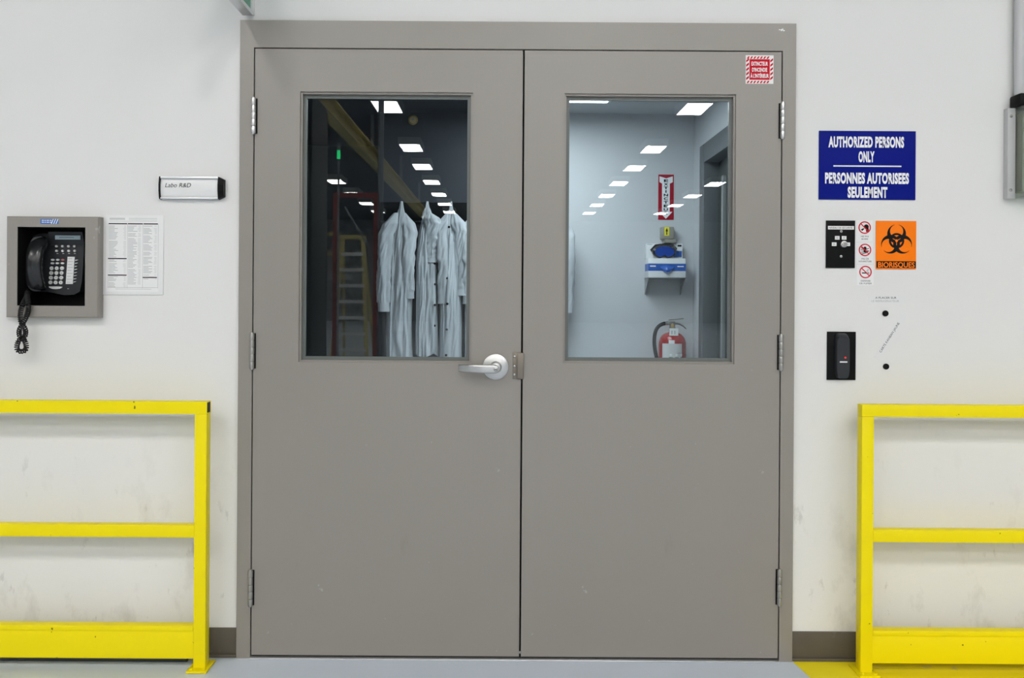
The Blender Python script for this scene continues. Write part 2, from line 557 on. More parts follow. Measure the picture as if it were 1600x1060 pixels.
# right lab wall with a doorway
DY0, DY1, DTOP = 1.10, 2.05, 2.08
b = MB()
b.box(LXR, LXR + 0.1, WALLY + 0.15, DY0, 0, LCEIL, 'lab_wall').box(LXR, LXR + 0.1, DY1, LABY, 0, LCEIL, 'lab_wall').box(LXR, LXR + 0.1, DY0, DY1, DTOP, LCEIL, 'lab_wall')
tag(b.build('wall_lab_right', smooth=0), 'pale right wall of the room behind the doors, holding a dark doorway', 'wall', kind='structure')
dr = thing('door_3', (LXR, 1.6, 0), 'dark grey side door seen through the right-hand glass', 'door', kind='structure')
b = MB()
for y0, y1, z0, z1 in ((DY1 - 0.02, DY1 + 0.09, 0, DTOP + 0.09), (DY0 - 0.09, DY0 + 0.02, 0, DTOP + 0.09), (DY0 + 0.02, DY1 - 0.02, DTOP - 0.02, DTOP + 0.09)):
    b.box(LXR - 0.025, LXR + 0.1, y0, y1, z0, z1, 'dark_frame', 0.003)
b.build('door_frame', dr)
MB().box(LXR + 0.06, LXR + 0.1, DY0 + 0.02, DY1 - 0.02, 0.01, DTOP - 0.02, 'dark_door').build('leaf', dr)
MB().box(LXR + 0.035, LXR + 0.06, DY1 - 0.21, DY1 - 0.185, 0.01, DTOP - 0.12, 'mid_grey', 0.003).build('pale_strip', dr)  # lighter grey vertical strip in front of the leaf

# baseboards and threshold
b = MB().box(-HX, FX0 - 0.001, WALLY - 0.006, WALLY, 0, 0.102, 'base', 0.002)
b.box(-HX, FX0 - 0.001, WALLY - 0.014, WALLY, 0, 0.012, 'base', 0.003)
tag(b.build('baseboard_left'), 'brown vinyl baseboard behind the left yellow railing', 'baseboard', kind='structure')
b = MB().box(FX1 + 0.001, HX, WALLY - 0.006, WALLY, 0, 0.102, 'base', 0.002)
b.box(FX1 + 0.001, HX, WALLY - 0.014, WALLY, 0, 0.012, 'base', 0.003)
tag(b.build('baseboard_right'), 'brown vinyl baseboard beside the right yellow railing', 'baseboard', kind='structure')
yp = [(1.022, 0.001), (1.035, -0.11), (1.10, -0.55), (4.0, -0.55), (4.0, 0.001)]
t = MB()
tb = bmesh.new()
va = [tb.verts.new((x, y, 0.0012)) for x, y in yp]
vb = [tb.verts.new((x, y, 0.0)) for x, y in yp]
tb.faces.new(va)
tb.faces.new(list(reversed(vb)))
for i in range(5):
    tb.faces.new((va[i], vb[i], vb[(i + 1) % 5], va[(i + 1) % 5]))
bmesh.ops.recalc_face_normals(tb, faces=tb.faces)
t.merge(tb, 'yellow_floor')
tag(t.build('floor_marking', smooth=0), 'worn yellow paint on the floor under the right railing', 'floor marking', kind='structure')

# steel door frame (head and two jambs with a stop behind the leaves)
b = MB()
b.panel(sorted([FX0, DX0 - G, DX1 + G, FX1]), [0, DZ1 + G, FZ1], [(DX0 - G, DX1 + G, -1, DZ1 + G)], 0.0, 0.16, 'frame')
b.panel(sorted([DX0 - G, DX0 + 0.014, DX1 - 0.014, DX1 + G]), [0, DZ1 - 0.014, DZ1 + G], [(DX0 + 0.014, DX1 - 0.014, -1, DZ1 - 0.014)], 0.055, 0.14, 'frame')
b.box(DX0 - G, DX0 + 0.012, 0.05, 0.056, 0, DZ1, 'rubber').box(DX1 - 0.012, DX1 + G, 0.05, 0.056, 0, DZ1, 'rubber').box(DX0, DX1, 0.05, 0.056, DZ1 - 0.012, DZ1 + G, 'rubber')
tag(b.build('trim_1', smooth=0), 'taupe steel frame surrounding the double doors', 'door frame', kind='structure')
b = MB().box(DX0 - G, DX1 + G, -0.012, 0.15, 0, 0.006, 'alu', 0.002).box(DX0, DX1, 0.004, 0.03, 0.006, 0.0105, 'rubber')
tag(b.build('trim_2'), 'thin metal threshold strip under the double doors', 'threshold', kind='structure')


# ------------------------------------------------------------------ doors
def hinge(parent, x, zc, side, m, label):
    b = MB()
    r, L = 0.0082, 0.122
    y = -0.0075
    n = 5
    for k in range(n):
        z0 = zc - L / 2 + k * L / n
        b.cyl((x, y, z0 + 0.0007), (x, y, z0 + L / n - 0.0007), r, m, seg=20, bev=0.0008)
    b.cyl((x, y, zc - L / 2 - 0.004), (x, y, zc + L / 2 + 0.004), r * 0.7, m, seg=16, bev=0.002)
    b.box(x - 0.0015, x + 0.0015, 0.0, 0.05, zc - L / 2, zc + L / 2, m)
    b.box(x + side * 0.002, x + side * 0.011, -0.002, 0.003, zc - L / 2, zc + L / 2, 'black')
    return b.build('hinge', parent, label=label)


def door(n, x0, x1, wpx, label):
    d = thing('door_%d' % n, ((x0 + x1) / 2, 0.02, DZ0), label, 'door', kind='structure')
    wx0, wx1, wz0, wz1 = wpx
    y0, y1 = 0.002, 0.047
    b = MB().panel(sorted([x0, x1, wx0, wx1]), sorted([DZ0, DZ1, wz0, wz1]), [(wx0, wx1, wz0, wz1)], y0, y1, 'taupe')
    b.build('leaf', d, smooth=0)
    # glazing bead: a step that falls back to the glass
    fr = MB()
    def lip(o0, o1, ya, yb, m):
        fr.panel(sorted([wx0 + o0, wx0 + o1, wx1 - o1, wx1 - o0]), sorted([wz0 + o0, wz0 + o1, wz1 - o1, wz1 - o0]),
                 [(wx0 + o1, wx1 - o1, wz0 + o1, wz1 - o1)], ya, yb, m)
    lip(-0.0005, 0.007, 0.010, 0.047, 'taupe')
    lip(0.007, 0.019, 0.024, 0.030, 'lite')
    lip(0.007, 0.017, 0.037, 0.044, 'lite')
    fr.build('window_frame', d, smooth=0)
    MB().box(wx0 + 0.008, wx1 - 0.008, 0.0305, 0.0365, wz0 + 0.008, wz1 - 0.008, 'glass').build('glass_pane', d, smooth=0)
    return d


WL = rect(467.5, 143.5, 737.5, 567)
WR = rect(881, 146.5, 1149, 568.5)
d1 = door(1, DX0, DXC - 0.0032, WL, 'left grey steel door with lever handle, coats behind its glass')
d2 = door(2, DXC + 0.0032, DX1, WR, 'right grey steel door with red sticker, extinguisher behind its glass')
MB().box(DXC - 0.012, DXC + 0.03, 0.0475, 0.052, DZ0, DZ1, 'rubber').build('astragal', d2, label='dark seal strip behind the meeting edges')
for i, (a, c, bb) in enumerate(((397.5, 155, 208), (389.5, 521, 576), (388.5, 891, 946))):
    hinge(d1, DX0 - 0.002, W(a, (c + bb) / 2)[1], 1, 'hinge_bright' if i == 0 else 'hinge_dull', 'bright steel hinge' if i == 0 else 'dull steel hinge')
for i, (a, c, bb) in enumerate(((1218.5, 162, 216), (1221, 523, 579), (1217, 890, 945))):
    hinge(d2, DX1 + 0.002, W(a, (c + bb) / 2)[1], -1, 'hinge_bright' if i == 0 else 'hinge_dull', 'bright steel hinge' if i == 0 else 'dull steel hinge')

# lever handle on the left leaf
hx, hz = W(774.5, 573.5)
h = MB()
h.cyl((hx, 0.002, hz), (hx, -0.0075, hz), 0.0448, 'satin', seg=48, bev=0.002)
h.cyl((hx, -0.0075, hz), (hx, -0.012, hz), 0.043, 'satin', r1=0.030, seg=48)
hs = h.build('lever_handle', d1, label='satin chrome lever handle')
l = MB()
l.cyl((hx, -0.011, hz), (hx, -0.042, hz), 0.021, 'satin', r1=0.0165, seg=36, bev=0.001)
lz = hz - 0.004
lx1 = W(717, 577)[0]
def lever(u, v):
    # v along the lever, u around its rounded-box section
    a = 2 * PI * u
    x = hx + 0.013 + (lx1 - hx - 0.013) * v
    hh = (0.0155 - 0.0035 * v) * (1.0 if v < 0.97 else 0.9)
    th = 0.0075 * (1 - 0.3 * v)
    yc = -0.052 - 0.010 * math.sin(PI * v) + 0.027 * v ** 3
    c, s = math.cos(a), math.sin(a)
    sq = lambda q: math.copysign(abs(q) ** 0.45, q)
    e = 1.0
    if v < 0.16:
        e = math.sqrt(max(0.0, 1 - ((0.16 - v) / 0.16) ** 2)) * 0.96 + 0.04
    return Vector((x, yc + th * sq(s), lz + 0.002 * v + hh * e * sq(c)))
l.grid(lever, 28, 40, 'satin', True, cap=True)
l.build('lever', hs)
k = MB()
k.cyl((hx + 0.001, -0.05, lz), (hx + 0.001, -0.0655, lz), 0.0078, 'satin', seg=28, bev=0.001)
k.box(hx - 0.003, hx + 0.0055, -0.0662, -0.064, lz - 0.0012, lz + 0.0012, 'black')
k.ring((hx + 0.001, lz), 0.0055, 0.0063, -0.0659, -0.065, 'black')
k.build('lock_cylinder', hs)
# latch guard over the meeting edge
gx0, gx1, gz0, gz1 = rect(801, 551.5, 818.5, 592.5)
g = MB()
g.box(gx0, gx1 - 0.010, -0.001, 0.003, gz0, gz1, 'guard', 0.0008)
g.box(gx0 + 0.015, gx1, -0.010, 0.0005, gz0, gz1, 'guard', 0.003)
for q in (0.15, 0.52, 0.84):
    g.ball((gx0 + 0.0065, -0.0012, gz1 - q * (gz1 - gz0)), 0.0042, 'satin', (1, 0.5, 1))
g.build('latch_guard', d1, label='bronze latch guard plate with three screws')
# a chip of white on the frame
px_, pz_ = W(1221, 47)
b = MB()
for dx, dz, s in ((0, 0, 1), (0.008, -0.002, 0.7), (-0.007, 0.001, 0.6), (0.004, 0.003, 0.6)):
    b.prism([(px_ + dx + s * 0.005 * math.cos(a) * random.Random(int(a * 9)).uniform(.6, 1.3), pz_ + dz + s * 0.0035 * math.sin(a)) for a in [2 * PI * i / 9 for i in range(9)]], -0.0004, 0.0, 'white')
tag(b.build('sticker_remnant'), 'torn white sticker remnant on the upper right corner of the door frame', 'sticker')

# ------------------------------------------------------------------ things on the wall, right of the doors
Y0 = WALLY
def plate(b, r, th, m, bev=0.001):
    return b.box(r[0], r[1], Y0 - th, Y0, r[2], r[3], m, bev)
def WW(px, py):
    return W(px, py, Y0)

r = rect(1279, 205, 1430, 312.5, Y0)
s = thing('warning_sign', ((r[0] + r[1]) / 2, Y0, r[2]), 'navy blue sign with white words AUTHORIZED PERSONS ONLY right of the doors', 'sign')
plate(MB(), r, 0.004, 'blue_sign').build('plate', s)
b = MB()
yy = Y0 - 0.0043
sc = (r[1] - r[0]) / 151.0
cxs = (r[0] + r[1]) / 2
zt = r[3]
for txt, cy, w, dx in (('AUTHORIZED PERSONS', 17, 118, -2), ('ONLY', 40, 25, -1.5), ('PERSONNES AUTORISEES', 73.5, 131, -0.5), ('SEULEMENT', 95.5, 62, 0.5)):
    b.text(txt, cxs + dx * sc, zt - cy * sc, yy, 16 * sc, 'sign_white', w * sc, bold=0.05, spacing=1.10)
b.box(cxs - 53 * sc, cxs + 53 * sc, yy, yy + 0.001, zt - 56 * sc, zt - 54 * sc, 'sign_white')
b.build('lettering', s, smooth=0)

r = rect(1290, 345, 1335, 419, Y0)
s = thing('key_switch', ((r[0] + r[1]) / 2, Y0, r[2]), 'black wall plate with a silver key switch and small white labels', 'switch')
plate(MB(), r, 0.006, 'black', 0.001).build('plate', s)
sc = (r[1] - r[0]) / 45.0
cxs, zt = (r[0] + r[1]) / 2, r[3]
yy = Y0 - 0.0063
b = MB().box(cxs - 20 * sc, cxs + 20.5 * sc, yy - 0.0002, yy + 0.0006, zt - 14 * sc, zt - 8.6 * sc, 'white')
b.text('NIVEAU DE SÉCURITÉ', cxs, zt - 11.3 * sc, yy - 0.0005, 2.9 * sc, 'ink', 36 * sc)
for dx, dz, q in ((-5.5, 27, 'V1'), (5.2, 27, 'V2'), (-10.2, 37, 'V0'), (11, 37, 'V3')):
    b.box(cxs + (dx - 3.6) * sc, cxs + (dx + 3.6) * sc, yy - 0.0002, yy + 0.0006, zt - (dz + 2.8) * sc, zt - (dz - 2.8) * sc, 'white')
    b.box(cxs + (dx - 1.8) * sc, cxs + (dx + 1.8) * sc, yy - 0.0005, yy, zt - (dz + 1.2) * sc, zt - (dz + 0.4) * sc, 'greyink')
    b.box(cxs + (dx - 1.8) * sc, cxs + (dx + 1.2) * sc, yy - 0.0005, yy, zt - (dz - 0.3) * sc, zt - (dz - 1.1) * sc, 'greyink')
b.build('white_label', s, smooth=0)
for dz in (16.8, 56):
    q = MB()
    q.ball((cxs + 0.8 * sc, yy, zt - dz * sc), 2.1 * sc, 'bolt', (1, 0.45, 1))
    q.box(cxs - 0.4 * sc, cxs + 2 * sc, yy - 0.0022, yy - 0.0015, zt - dz * sc - 0.0004, zt - dz * sc + 0.0004, 'ink')
    q.build('screw', s)
q = MB()
kc = (cxs + 4.5 * sc, zt - 37 * sc)
q.cyl((kc[0], Y0 - 0.005, kc[1]), (kc[0], Y0 - 0.013, kc[1]), 5.4 * sc, 'bolt', r1=5.0 * sc, seg=32, bev=0.001)
q.cyl((kc[0], Y0 - 0.013, kc[1]), (kc[0], Y0 - 0.017, kc[1]), 3.6 * sc, 'hinge_dull', seg=28, bev=0.001)
q.box(kc[0] - 0.0008, kc[0] + 0.0008, Y0 - 0.0174, Y0 - 0.016, kc[1] - 0.005, kc[1] + 0.005, 'ink')
q.build('key_barrel', s)


def nosign(px, py0, py1, label, words, kind):
    r = rect(px - 13, py0, px + 13, py1, Y0)
    s = thing('prohibition_sticker', ((r[0] + r[1]) / 2, Y0, r[2]), label, 'sticker', 'prohibition stickers between the key switch and the orange sign')
    MB().box(r[0], r[1], Y0 - 0.0007, Y0, r[2], r[3], 'paper').build('backing', s, smooth=0)
    sc = (r[1] - r[0]) / 26.0
    cx, cz = WW(px + 0.3, py0 + 11.3)
    y = Y0 - 0.0012
    b = MB()
    f = lambda pts: [(cx + a * sc, cz + c * sc) for a, c in pts]
    if kind == 'drink':
        b.disc((cx + 2.6 * sc, cz + 1.2 * sc), 3.8 * sc, y, y + 0.0005, 'ink')
        b.prism(f([(1.5, -1), (6, 0), (6.8, -6), (2.5, -7)]), y, y + 0.0005, 'ink')
        b.prism(f([(-1.8, -0.8), (-0.6, -2.4), (-3.6, -5.2), (-6, -3.2)]), y, y + 0.0005, 'ink')
    elif kind == 'food':
        b.disc((cx, cz + 2.8 * sc), 2.4 * sc, y, y + 0.0005, 'ink')
        b.prism(f([(-1.6, 1), (1.6, 1), (2.2, -4), (-2.2, -4)]), y, y + 0.0005, 'ink')
        for a, c, e, g_ in ((-6.5, 0.2, 6.5, -1.8), (-6, -3.6, 6, -2), (-6, 3.6, -1, 0.5), (6, 2.5, 1, 0.5), (-5, -6.3, 4, -4)):
            dx, dz = e - a, g_ - c
            n = math.hypot(dx, dz)
            nx, nz = -dz / n * 0.55, dx / n * 0.55
            b.prism(f([(a + nx, c + nz), (e + nx, g_ + nz), (e - nx, g_ - nz), (a - nx, c - nz)]), y, y + 0.0005, 'ink')
    else:
        b.prism(f([(-5.5, -2.4), (3.2, -2.4), (3.2, -0.7), (-5.5, -0.7)]), y, y + 0.0005, 'ink')
        b.prism(f([(4, -2.4), (5.6, -2.4), (5.6, -0.7), (4, -0.7)]), y, y + 0.0005, 'ink')
        for o in (0, 1.4):
            b.prism(f([(2.4 + o, 0.3), (3.1 + o, 0.3), (2.4 + o, 2), (4.4 + o, 4.6), (3.7 + o, 4.6), (1.6 + o, 2.1)]), y, y + 0.0005, 'greyink')
    b.build('pictogram', s, smooth=0)
    b = MB().ring((cx, cz), 8.0 * sc, 9.7 * sc, y - 0.0004, y + 0.0003, 'red')
    a = math.radians(-45)
    c_, s_ = math.cos(a), math.sin(a)
    w = 0.75
    b.prism(f([(-8.4 * c_ - w * s_, -8.4 * s_ + w * c_), (8.4 * c_ - w * s_, 8.4 * s_ + w * c_), (8.4 * c_ + w * s_, 8.4 * s_ - w * c_), (-8.4 * c_ + w * s_, -8.4 * s_ - w * c_)]), y - 0.0005, y + 0.0002, 'red')
    b.build('red_ring', s, smooth=0)
    b = MB()
    for i, (t_, wd) in enumerate(words):
        b.text(t_, cx + 0.4 * sc, cz - (13.8 + 4.0 * i) * sc, y, 2.5 * sc, 'ink', wd * sc)
    b.build('lettering', s, smooth=0)


nosign(1350.5, 344.5, 377.5, 'small white no drinking sticker, a red ring crossing a head and cup', (('NE PAS', 12), ('BOIRE', 10)), 'drink')
nosign(1351.0, 379.5, 412.5, 'small white no food sticker between the no drinking and no smoking ones', (('PAS DE', 11), ('NOURRITURE', 20)), 'food')
nosign(1351.8, 414, 446, 'small white no smoking sticker with a cigarette in a red ring', (('DEFENSE', 15), ('DE FUMER', 19)), 'smoke')

# biohazard sign
r = rect(1368, 345.5, 1431, 421, Y0)
s = thing('biohazard_sign', ((r[0] + r[1]) / 2, Y0, r[2]), 'orange BIORISQUES sign with a black biohazard symbol', 'sign')
plate(MB(), r, 0.003, 'orange', 0.0006).build('plate', s)
sc = (r[1] - r[0]) / 63.0
cx, zt = (r[0] + r[1]) / 2, r[3]
y = Y0 - 0.0036
bc = (cx + 0.6 * sc, zt - 31.0 * sc)
u = 0.98 * sc
b = MB()
for k_ in range(3):
    th = PI / 2 + k_ * 2 * PI / 3
    # crescent: circle of radius 15 about 11 out, less a circle of radius 10.5 about 15 out
    d0, r0_, d1_, r1_ = 11.0, 15.0, 15.2, 10.5
    dd = d1_ - d0
    ao, ai = 0.225, 0.325
    n = 36
    outl = [(d0 + r0_ * math.cos(ao + (2 * PI - 2 * ao) * i / n), r0_ * math.sin(ao + (2 * PI - 2 * ao) * i / n)) for i in range(n + 1)]
    inl = [(d1_ + r1_ * math.cos(-ai - (2 * PI - 2 * ai) * i / n), r1_ * math.sin(-ai - (2 * PI - 2 * ai) * i / n)) for i in range(1, n)]
    c_, s_ = math.cos(th), math.sin(th)
    # strips between the two arcs keep the faces well behaved
    inn = [(d1_ + r1_ * math.cos(ai + (2 * PI - 2 * ai) * i / n), r1_ * math.sin(ai + (2 * PI - 2 * ai) * i / n)) for i in range(n + 1)]
    for i in range(n):
        quad = [outl[i], outl[i + 1], inn[i + 1], inn[i]]
        pts = [(bc[0] + u * (p * c_ - q * s_), bc[1] + u * (p * s_ + q * c_)) for p, q in quad]
        tb = bmesh.new()
        vs = [tb.verts.new((p, y - 0.00001 * k_, q)) for p, q in pts]
        try:
            tb.faces.new(vs)
        except ValueError:
            pass
        bmesh.ops.recalc_face_normals(tb, faces=tb.faces)
        for f_ in tb.faces:
            if f_.normal.y > 0:
                f_.normal_flip()
        b.merge(tb, 'ink')
    b.ring(bc, 9.0 * u, 12.3 * u, y - 0.0002, y, 'ink', th - math.radians(37), th + math.radians(37), 18)
for k_ in range(3):
    th = PI / 2 + k_ * 2 * PI / 3
    c_, s_ = math.cos(th), math.sin(th)
    b.prism([(bc[0] + u * (p * c_ - q * s_), bc[1] + u * (p * s_ + q * c_)) for p, q in ((-7.0, 0.45), (0, 0.45), (0, -0.45), (-7.0, -0.45))][::1], y - 0.0004, y - 0.0001, 'orange')
b.disc(bc, 2.0 * u, y - 0.0005, y - 0.0001, 'orange')
b.build('hazard_symbol', s, smooth=0)
b = MB().box(cx - 30.5 * sc, cx + 31 * sc, y, y + 0.001, zt - 73.5 * sc, zt - 63 * sc, 'ink')
b.text('BIORISQUES', cx + 0.5 * sc, zt - 68.3 * sc, y - 0.0003, 8.2 * sc, 'orange', 57 * sc, bold=0.02)
b.build('caption_bar', s, smooth=0)

# card reader
r = rect(1291.5, 518.5, 1336.5, 594, Y0)
s = thing('card_reader', ((r[0] + r[1]) / 2, Y0, r[2]), 'black door card reader on a black plate, near the right railing', 'card reader')
plate(MB(), r, 0.004, 'black', 0.001).build('plate', s)
r2 = rect(1305.5, 521, 1328, 591.5, Y0 - 0.02)
def reader(u, v):
    a = 2 * PI * u
    sq = lambda q: math.copysign(abs(q) ** 0.4, q)
    cx, cz = (r2[0] + r2[1]) / 2, (r2[2] + r2[3]) / 2
    hw, hh = (r2[1] - r2[0]) / 2, (r2[3] - r2[2]) / 2
    k = 1 - 0.22 * v ** 3 if v < 1 else 0.6
    d = 0.004 + 0.024 * v
    x, z = hw * sq(math.cos(a)) * (1 - 0.14 * v * v), hh * sq(math.sin(a))
    z -= (0.012 * v * v if math.sin(a) > 0.5 else 0)
    return Vector((cx + x, Y0 - d, cz + z))
b = MB().grid(reader, 48, 8, 'phone', True, cap=True)
rb = b.build('body', s)
mx = (r2[0] + r2[1]) / 2
b = MB().box(mx - 0.013, mx + 0.013, Y0 - 0.0288, Y0 - 0.0275, W(0, 551)[1] - 0.0152, W(0, 551)[1] - 0.0105, 'key')
b.build('nameplate', rb, smooth=0, label='small pale grey strip')
b = MB().cyl((mx + 0.006, Y0 - 0.0275, W(0, 545)[1] - 0.011), (mx + 0.006, Y0 - 0.0292, W(0, 545)[1] - 0.011), 0.0035, 'red_led', seg=20)
b.build('indicator_light', rb, label='red indicator light')

# refrigerator note, kanban tape, two magnets
r = rect(1357, 462, 1415, 474.5, Y0)
s = thing('label_strip', ((r[0] + r[1]) / 2, Y0, r[2]), 'clear label strip reading A PLACER SUR LE REFRIGERATEUR', 'label')
MB().box(r[0], r[1], Y0 - 0.0006, Y0, r[2], r[3], 'tape').build('strip', s, smooth=0)
sc = (r[1] - r[0]) / 58.0
b = MB().text('A PLACER SUR', (r[0] + r[1]) / 2 - 2 * sc, r[3] - 3.4 * sc, Y0 - 0.0009, 3.3 * sc, 'ink', 33 * sc)
b.text('LE REFRIGERATEUR', (r[0] + r[1]) / 2 - 3 * sc, r[3] - 8.6 * sc, Y0 - 0.0009, 3.3 * sc, 'greyink', 43 * sc)
b.build('lettering', s, smooth=0)
a0, a1 = WW(1369, 561), WW(1414, 490)
ang = math.atan2(a1[1] - a0[1], a1[0] - a0[0])
mid = ((a0[0] + a1[0]) / 2, (a0[1] + a1[1]) / 2)
L = math.hypot(a1[0] - a0[0], a1[1] - a0[1])
s = thing('label_tape', (mid[0], Y0, mid[1]), 'slanting clear tape reading CARTE KANBAN JAUNE between two black magnets', 'label')
c_, s_ = math.cos(ang), math.sin(ang)
MB().prism([(mid[0] + p * c_ - q * s_, mid[1] + p * s_ + q * c_) for p, q in ((-L / 2, -0.011), (L / 2, -0.011), (L / 2, 0.011), (-L / 2, 0.011))], Y0 - 0.0006, Y0, 'tape').build('tape', s, smooth=0)
tc = WW(1389.5, 527.5)
MB().text('CARTE KANBAN JAUNE', tc[0], tc[1], Y0 - 0.0009, 0.0085, 'ink', 0.122, angle=ang).build('lettering', s, smooth=0)
for (px, py, lab) in ((1383, 490, 'round black magnet just under the refrigerator label'), (1384, 573, 'round black magnet below the slanting tape, beside the card reader')):
    m_ = WW(px, py)
    tag(MB().cyl((m_[0], Y0, m_[1]), (m_[0], Y0 - 0.005, m_[1]), 0.0105, 'black', seg=32, bev=0.001).build('round_magnet'), lab, 'magnet', 'black magnets on the wall')

# acrylic cover, black box and conduit at the right edge
ax0, az1 = W(1580, 167, -0.03)
_, az0 = W(1580, 309, -0.03)
ax1 = ax0 + 0.20
s = thing('clear_cover', (ax0 + 0.1, Y0, az0), 'clear acrylic cover box on the wall at the right edge', 'cover')
b = MB().box(ax0, ax0 + 0.027, -0.012, Y0, az0, az1, 'conduit', 0.001)
b.box(ax1 - 0.027, ax1, -0.012, Y0, az0, az1, 'conduit', 0.001)
b.build('mounting_flange', s, label='pale grey side flange')
b = MB().panel([ax0 + 0.027, ax0 + 0.030, ax1 - 0.03, ax1 - 0.027], [az0, az0 + 0.003, az1 - 0.003, az1], [(ax0 + 0.03, ax1 - 0.03, az0 + 0.003, az1 - 0.003)], -0.075, Y0, 'acrylic')
b.box(ax0 + 0.027, ax1 - 0.027, -0.078, -0.075, az0, az1, 'acrylic')
b.build('clear_shell', s, smooth=0)
for dx, z in ((0.011, az1 - 0.028), (0.011, az0 + 0.028), (0.189, az1 - 0.028), (0.189, az0 + 0.028)):
    MB().ball((ax0 + dx, -0.012, z), 0.0055, 'hinge_dull', (1, 0.6, 1)).build('bolt', s)
b = MB().box(ax0 + 0.03, ax0 + 0.17, -0.045, Y0, az0 + 0.02, az1 - 0.02, 'beige', 0.004)
b.build('inner_box', s, label='grey box inside the clear cover')
s = thing('junction_box', (ax0 + 0.09, Y0, az1), 'black box on top of the clear cover at the right edge', 'box')
MB().box(ax0 + 0.018, ax0 + 0.13, -0.05, Y0, az1 + 0.001, az1 + 0.045, 'black', 0.008).build('housing', s)
MB().cyl((ax0 + 0.07, -0.05, az1 + 0.022), (ax0 + 0.07, -0.056, az1 + 0.022), 0.012, 'deep_red', seg=24).build('lens', s)
tag(MB().cyl((ax0 + 0.040, -0.008, az1 + 0.045), (ax0 + 0.040, -0.008, HCEIL), 0.0165, 'conduit', seg=20).cyl((ax0 + 0.040, -0.008, az1 + 0.25), (ax0 + 0.040, Y0, az1 + 0.25), 0.006, 'conduit', seg=12).build('conduit_pipe'), 'grey vertical conduit rising from the black box at the right edge', 'pipe')

# extinguisher sticker on the right leaf
r = rect(1165, 86.5, 1208.5, 131, 0.002)
s = thing('fire_sticker', ((r[0] + r[1]) / 2, 0.002, r[2]), 'red and white striped fire extinguisher sticker on the upper right door corner', 'sticker')
MB().box(r[0], r[1], 0.0014, 0.002, r[2], r[3], 'paper').build('backing', s, smooth=0)
sc = (r[1] - r[0]) / 44.0
b = MB()
y = 0.0011
bw = 4.6
def stripe(x0, z0, x1, z1, slant):
    b.prism([(r[0] + x0 * sc, r[2] + z0 * sc), (r[0] + x1 * sc, r[2] + z0 * sc), (r[0] + (x1 + slant) * sc, r[2] + z1 * sc), (r[0] + (x0 + slant) * sc, r[2] + z1 * sc)], y, y + 0.0003, 'red')
for i in range(8):
    if 1.5 + i * 5.2 + 5.6 < 43.5:
        stripe(1.5 + i * 5.2, 0.8, 4.1 + i * 5.2, bw, 2.4)
        stripe(1.5 + i * 5.2, 44 - bw, 4.1 + i * 5.2, 43.2, 2.4)
for i in range(5):
    z = 5.6 + i * 7.0
    for x0 in (0.8, 43.2 - 4.4):
        b.prism([(r[0] + x0 * sc, r[2] + z * sc), (r[0] + (x0 + 4.4) * sc, r[2] + (z + 3.6) * sc), (r[0] + (x0 + 4.4) * sc, r[2] + (z + 7.0) * sc), (r[0] + x0 * sc, r[2] + (z + 3.4) * sc)], y, y + 0.0003, 'red')
b.box(r[0] + 6 * sc, r[1] - 6 * sc, y - 0.0001, y + 0.0003, r[2] + 6.2 * sc, r[3] - 6.2 * sc, 'red')
b.build('red_field', s, smooth=0)
b = MB()
for i, (t_, wd) in enumerate((("EXTINCTEUR", 26), ("D'INCENDIE", 24), ("À L'INTÉRIEUR", 29))):
    b.text(t_, (r[0] + r[1]) / 2, r[3] - (13.2 + 9.6 * i) * sc, y - 0.0005, 6.2 * sc, 'sign_white', wd * sc, bold=0.03)
b.build('lettering', s, smooth=0)

# ------------------------------------------------------------------ things on the wall, left of the doors
# projecting exit sign, above the frame's left corner
ex = W(397, 20)[0]
ez = 2.232
s = thing('exit_sign', (ex, -0.2, ez), 'green projecting exit sign above the left corner of the doors', 'sign')
b = MB().panel([-0.42, -0.405, -0.02, -0.005], [ez, ez + 0.014, ez + 0.206, ez + 0.22], [(-0.405, -0.02, ez + 0.014, ez + 0.206)], -0.018, 0.018, 'alu')
for v in b.bm.verts:
    x_, y_ = v.co.x, v.co.y
    v.co.x, v.co.y = ex - 0.02 - y_, x_
b.build('sign_frame', s, smooth=0)
MB().box(ex - 0.034, ex - 0.006, -0.408, -0.018, ez + 0.012, ez + 0.208, 'green').build('face', s, smooth=0)
MB().box(ex - 0.034, ex - 0.001, -0.005, WALLY, ez + 0.006, ez + 0.23, 'white', 0.002).build('bracket', s)

# name plate
r = rect(250, 276.5, 351, 311.5, Y0 - 0.01)
s = thing('name_plate', ((r[0] + r[1]) / 2, Y0, r[2]), 'silver name plate reading Labo R&D with black end caps', 'sign')
zc = (r[2] + r[3]) / 2
hh = (r[3] - r[2]) / 2
def holder(u, v):
    zz = -1 + 2 * u
    return Vector((r[0] + 0.004 + (r[1] - r[0] - 0.024) * v, Y0 - 0.004 - 0.013 * (1 - zz ** 2) ** 0.5 if abs(zz) < 1 else Y0 - 0.002, zc + hh * 0.97 * zz))
b = MB().box(r[0] + 0.004, r[1] - 0.02, Y0 - 0.004, Y0, zc - hh, zc + hh, 'alu')
b.grid(holder, 20, 1, 'white')
b.build('plate', s, smooth=50)
b = MB().box(r[0] + 0.003, r[1] - 0.018, Y0 - 0.019, Y0, zc + hh * 0.80, zc + hh, 'alu', 0.002).box(r[0] + 0.003, r[1] - 0.018, Y0 - 0.019, Y0, zc - hh, zc - hh * 0.86, 'alu', 0.002)
b.build('rail', s)
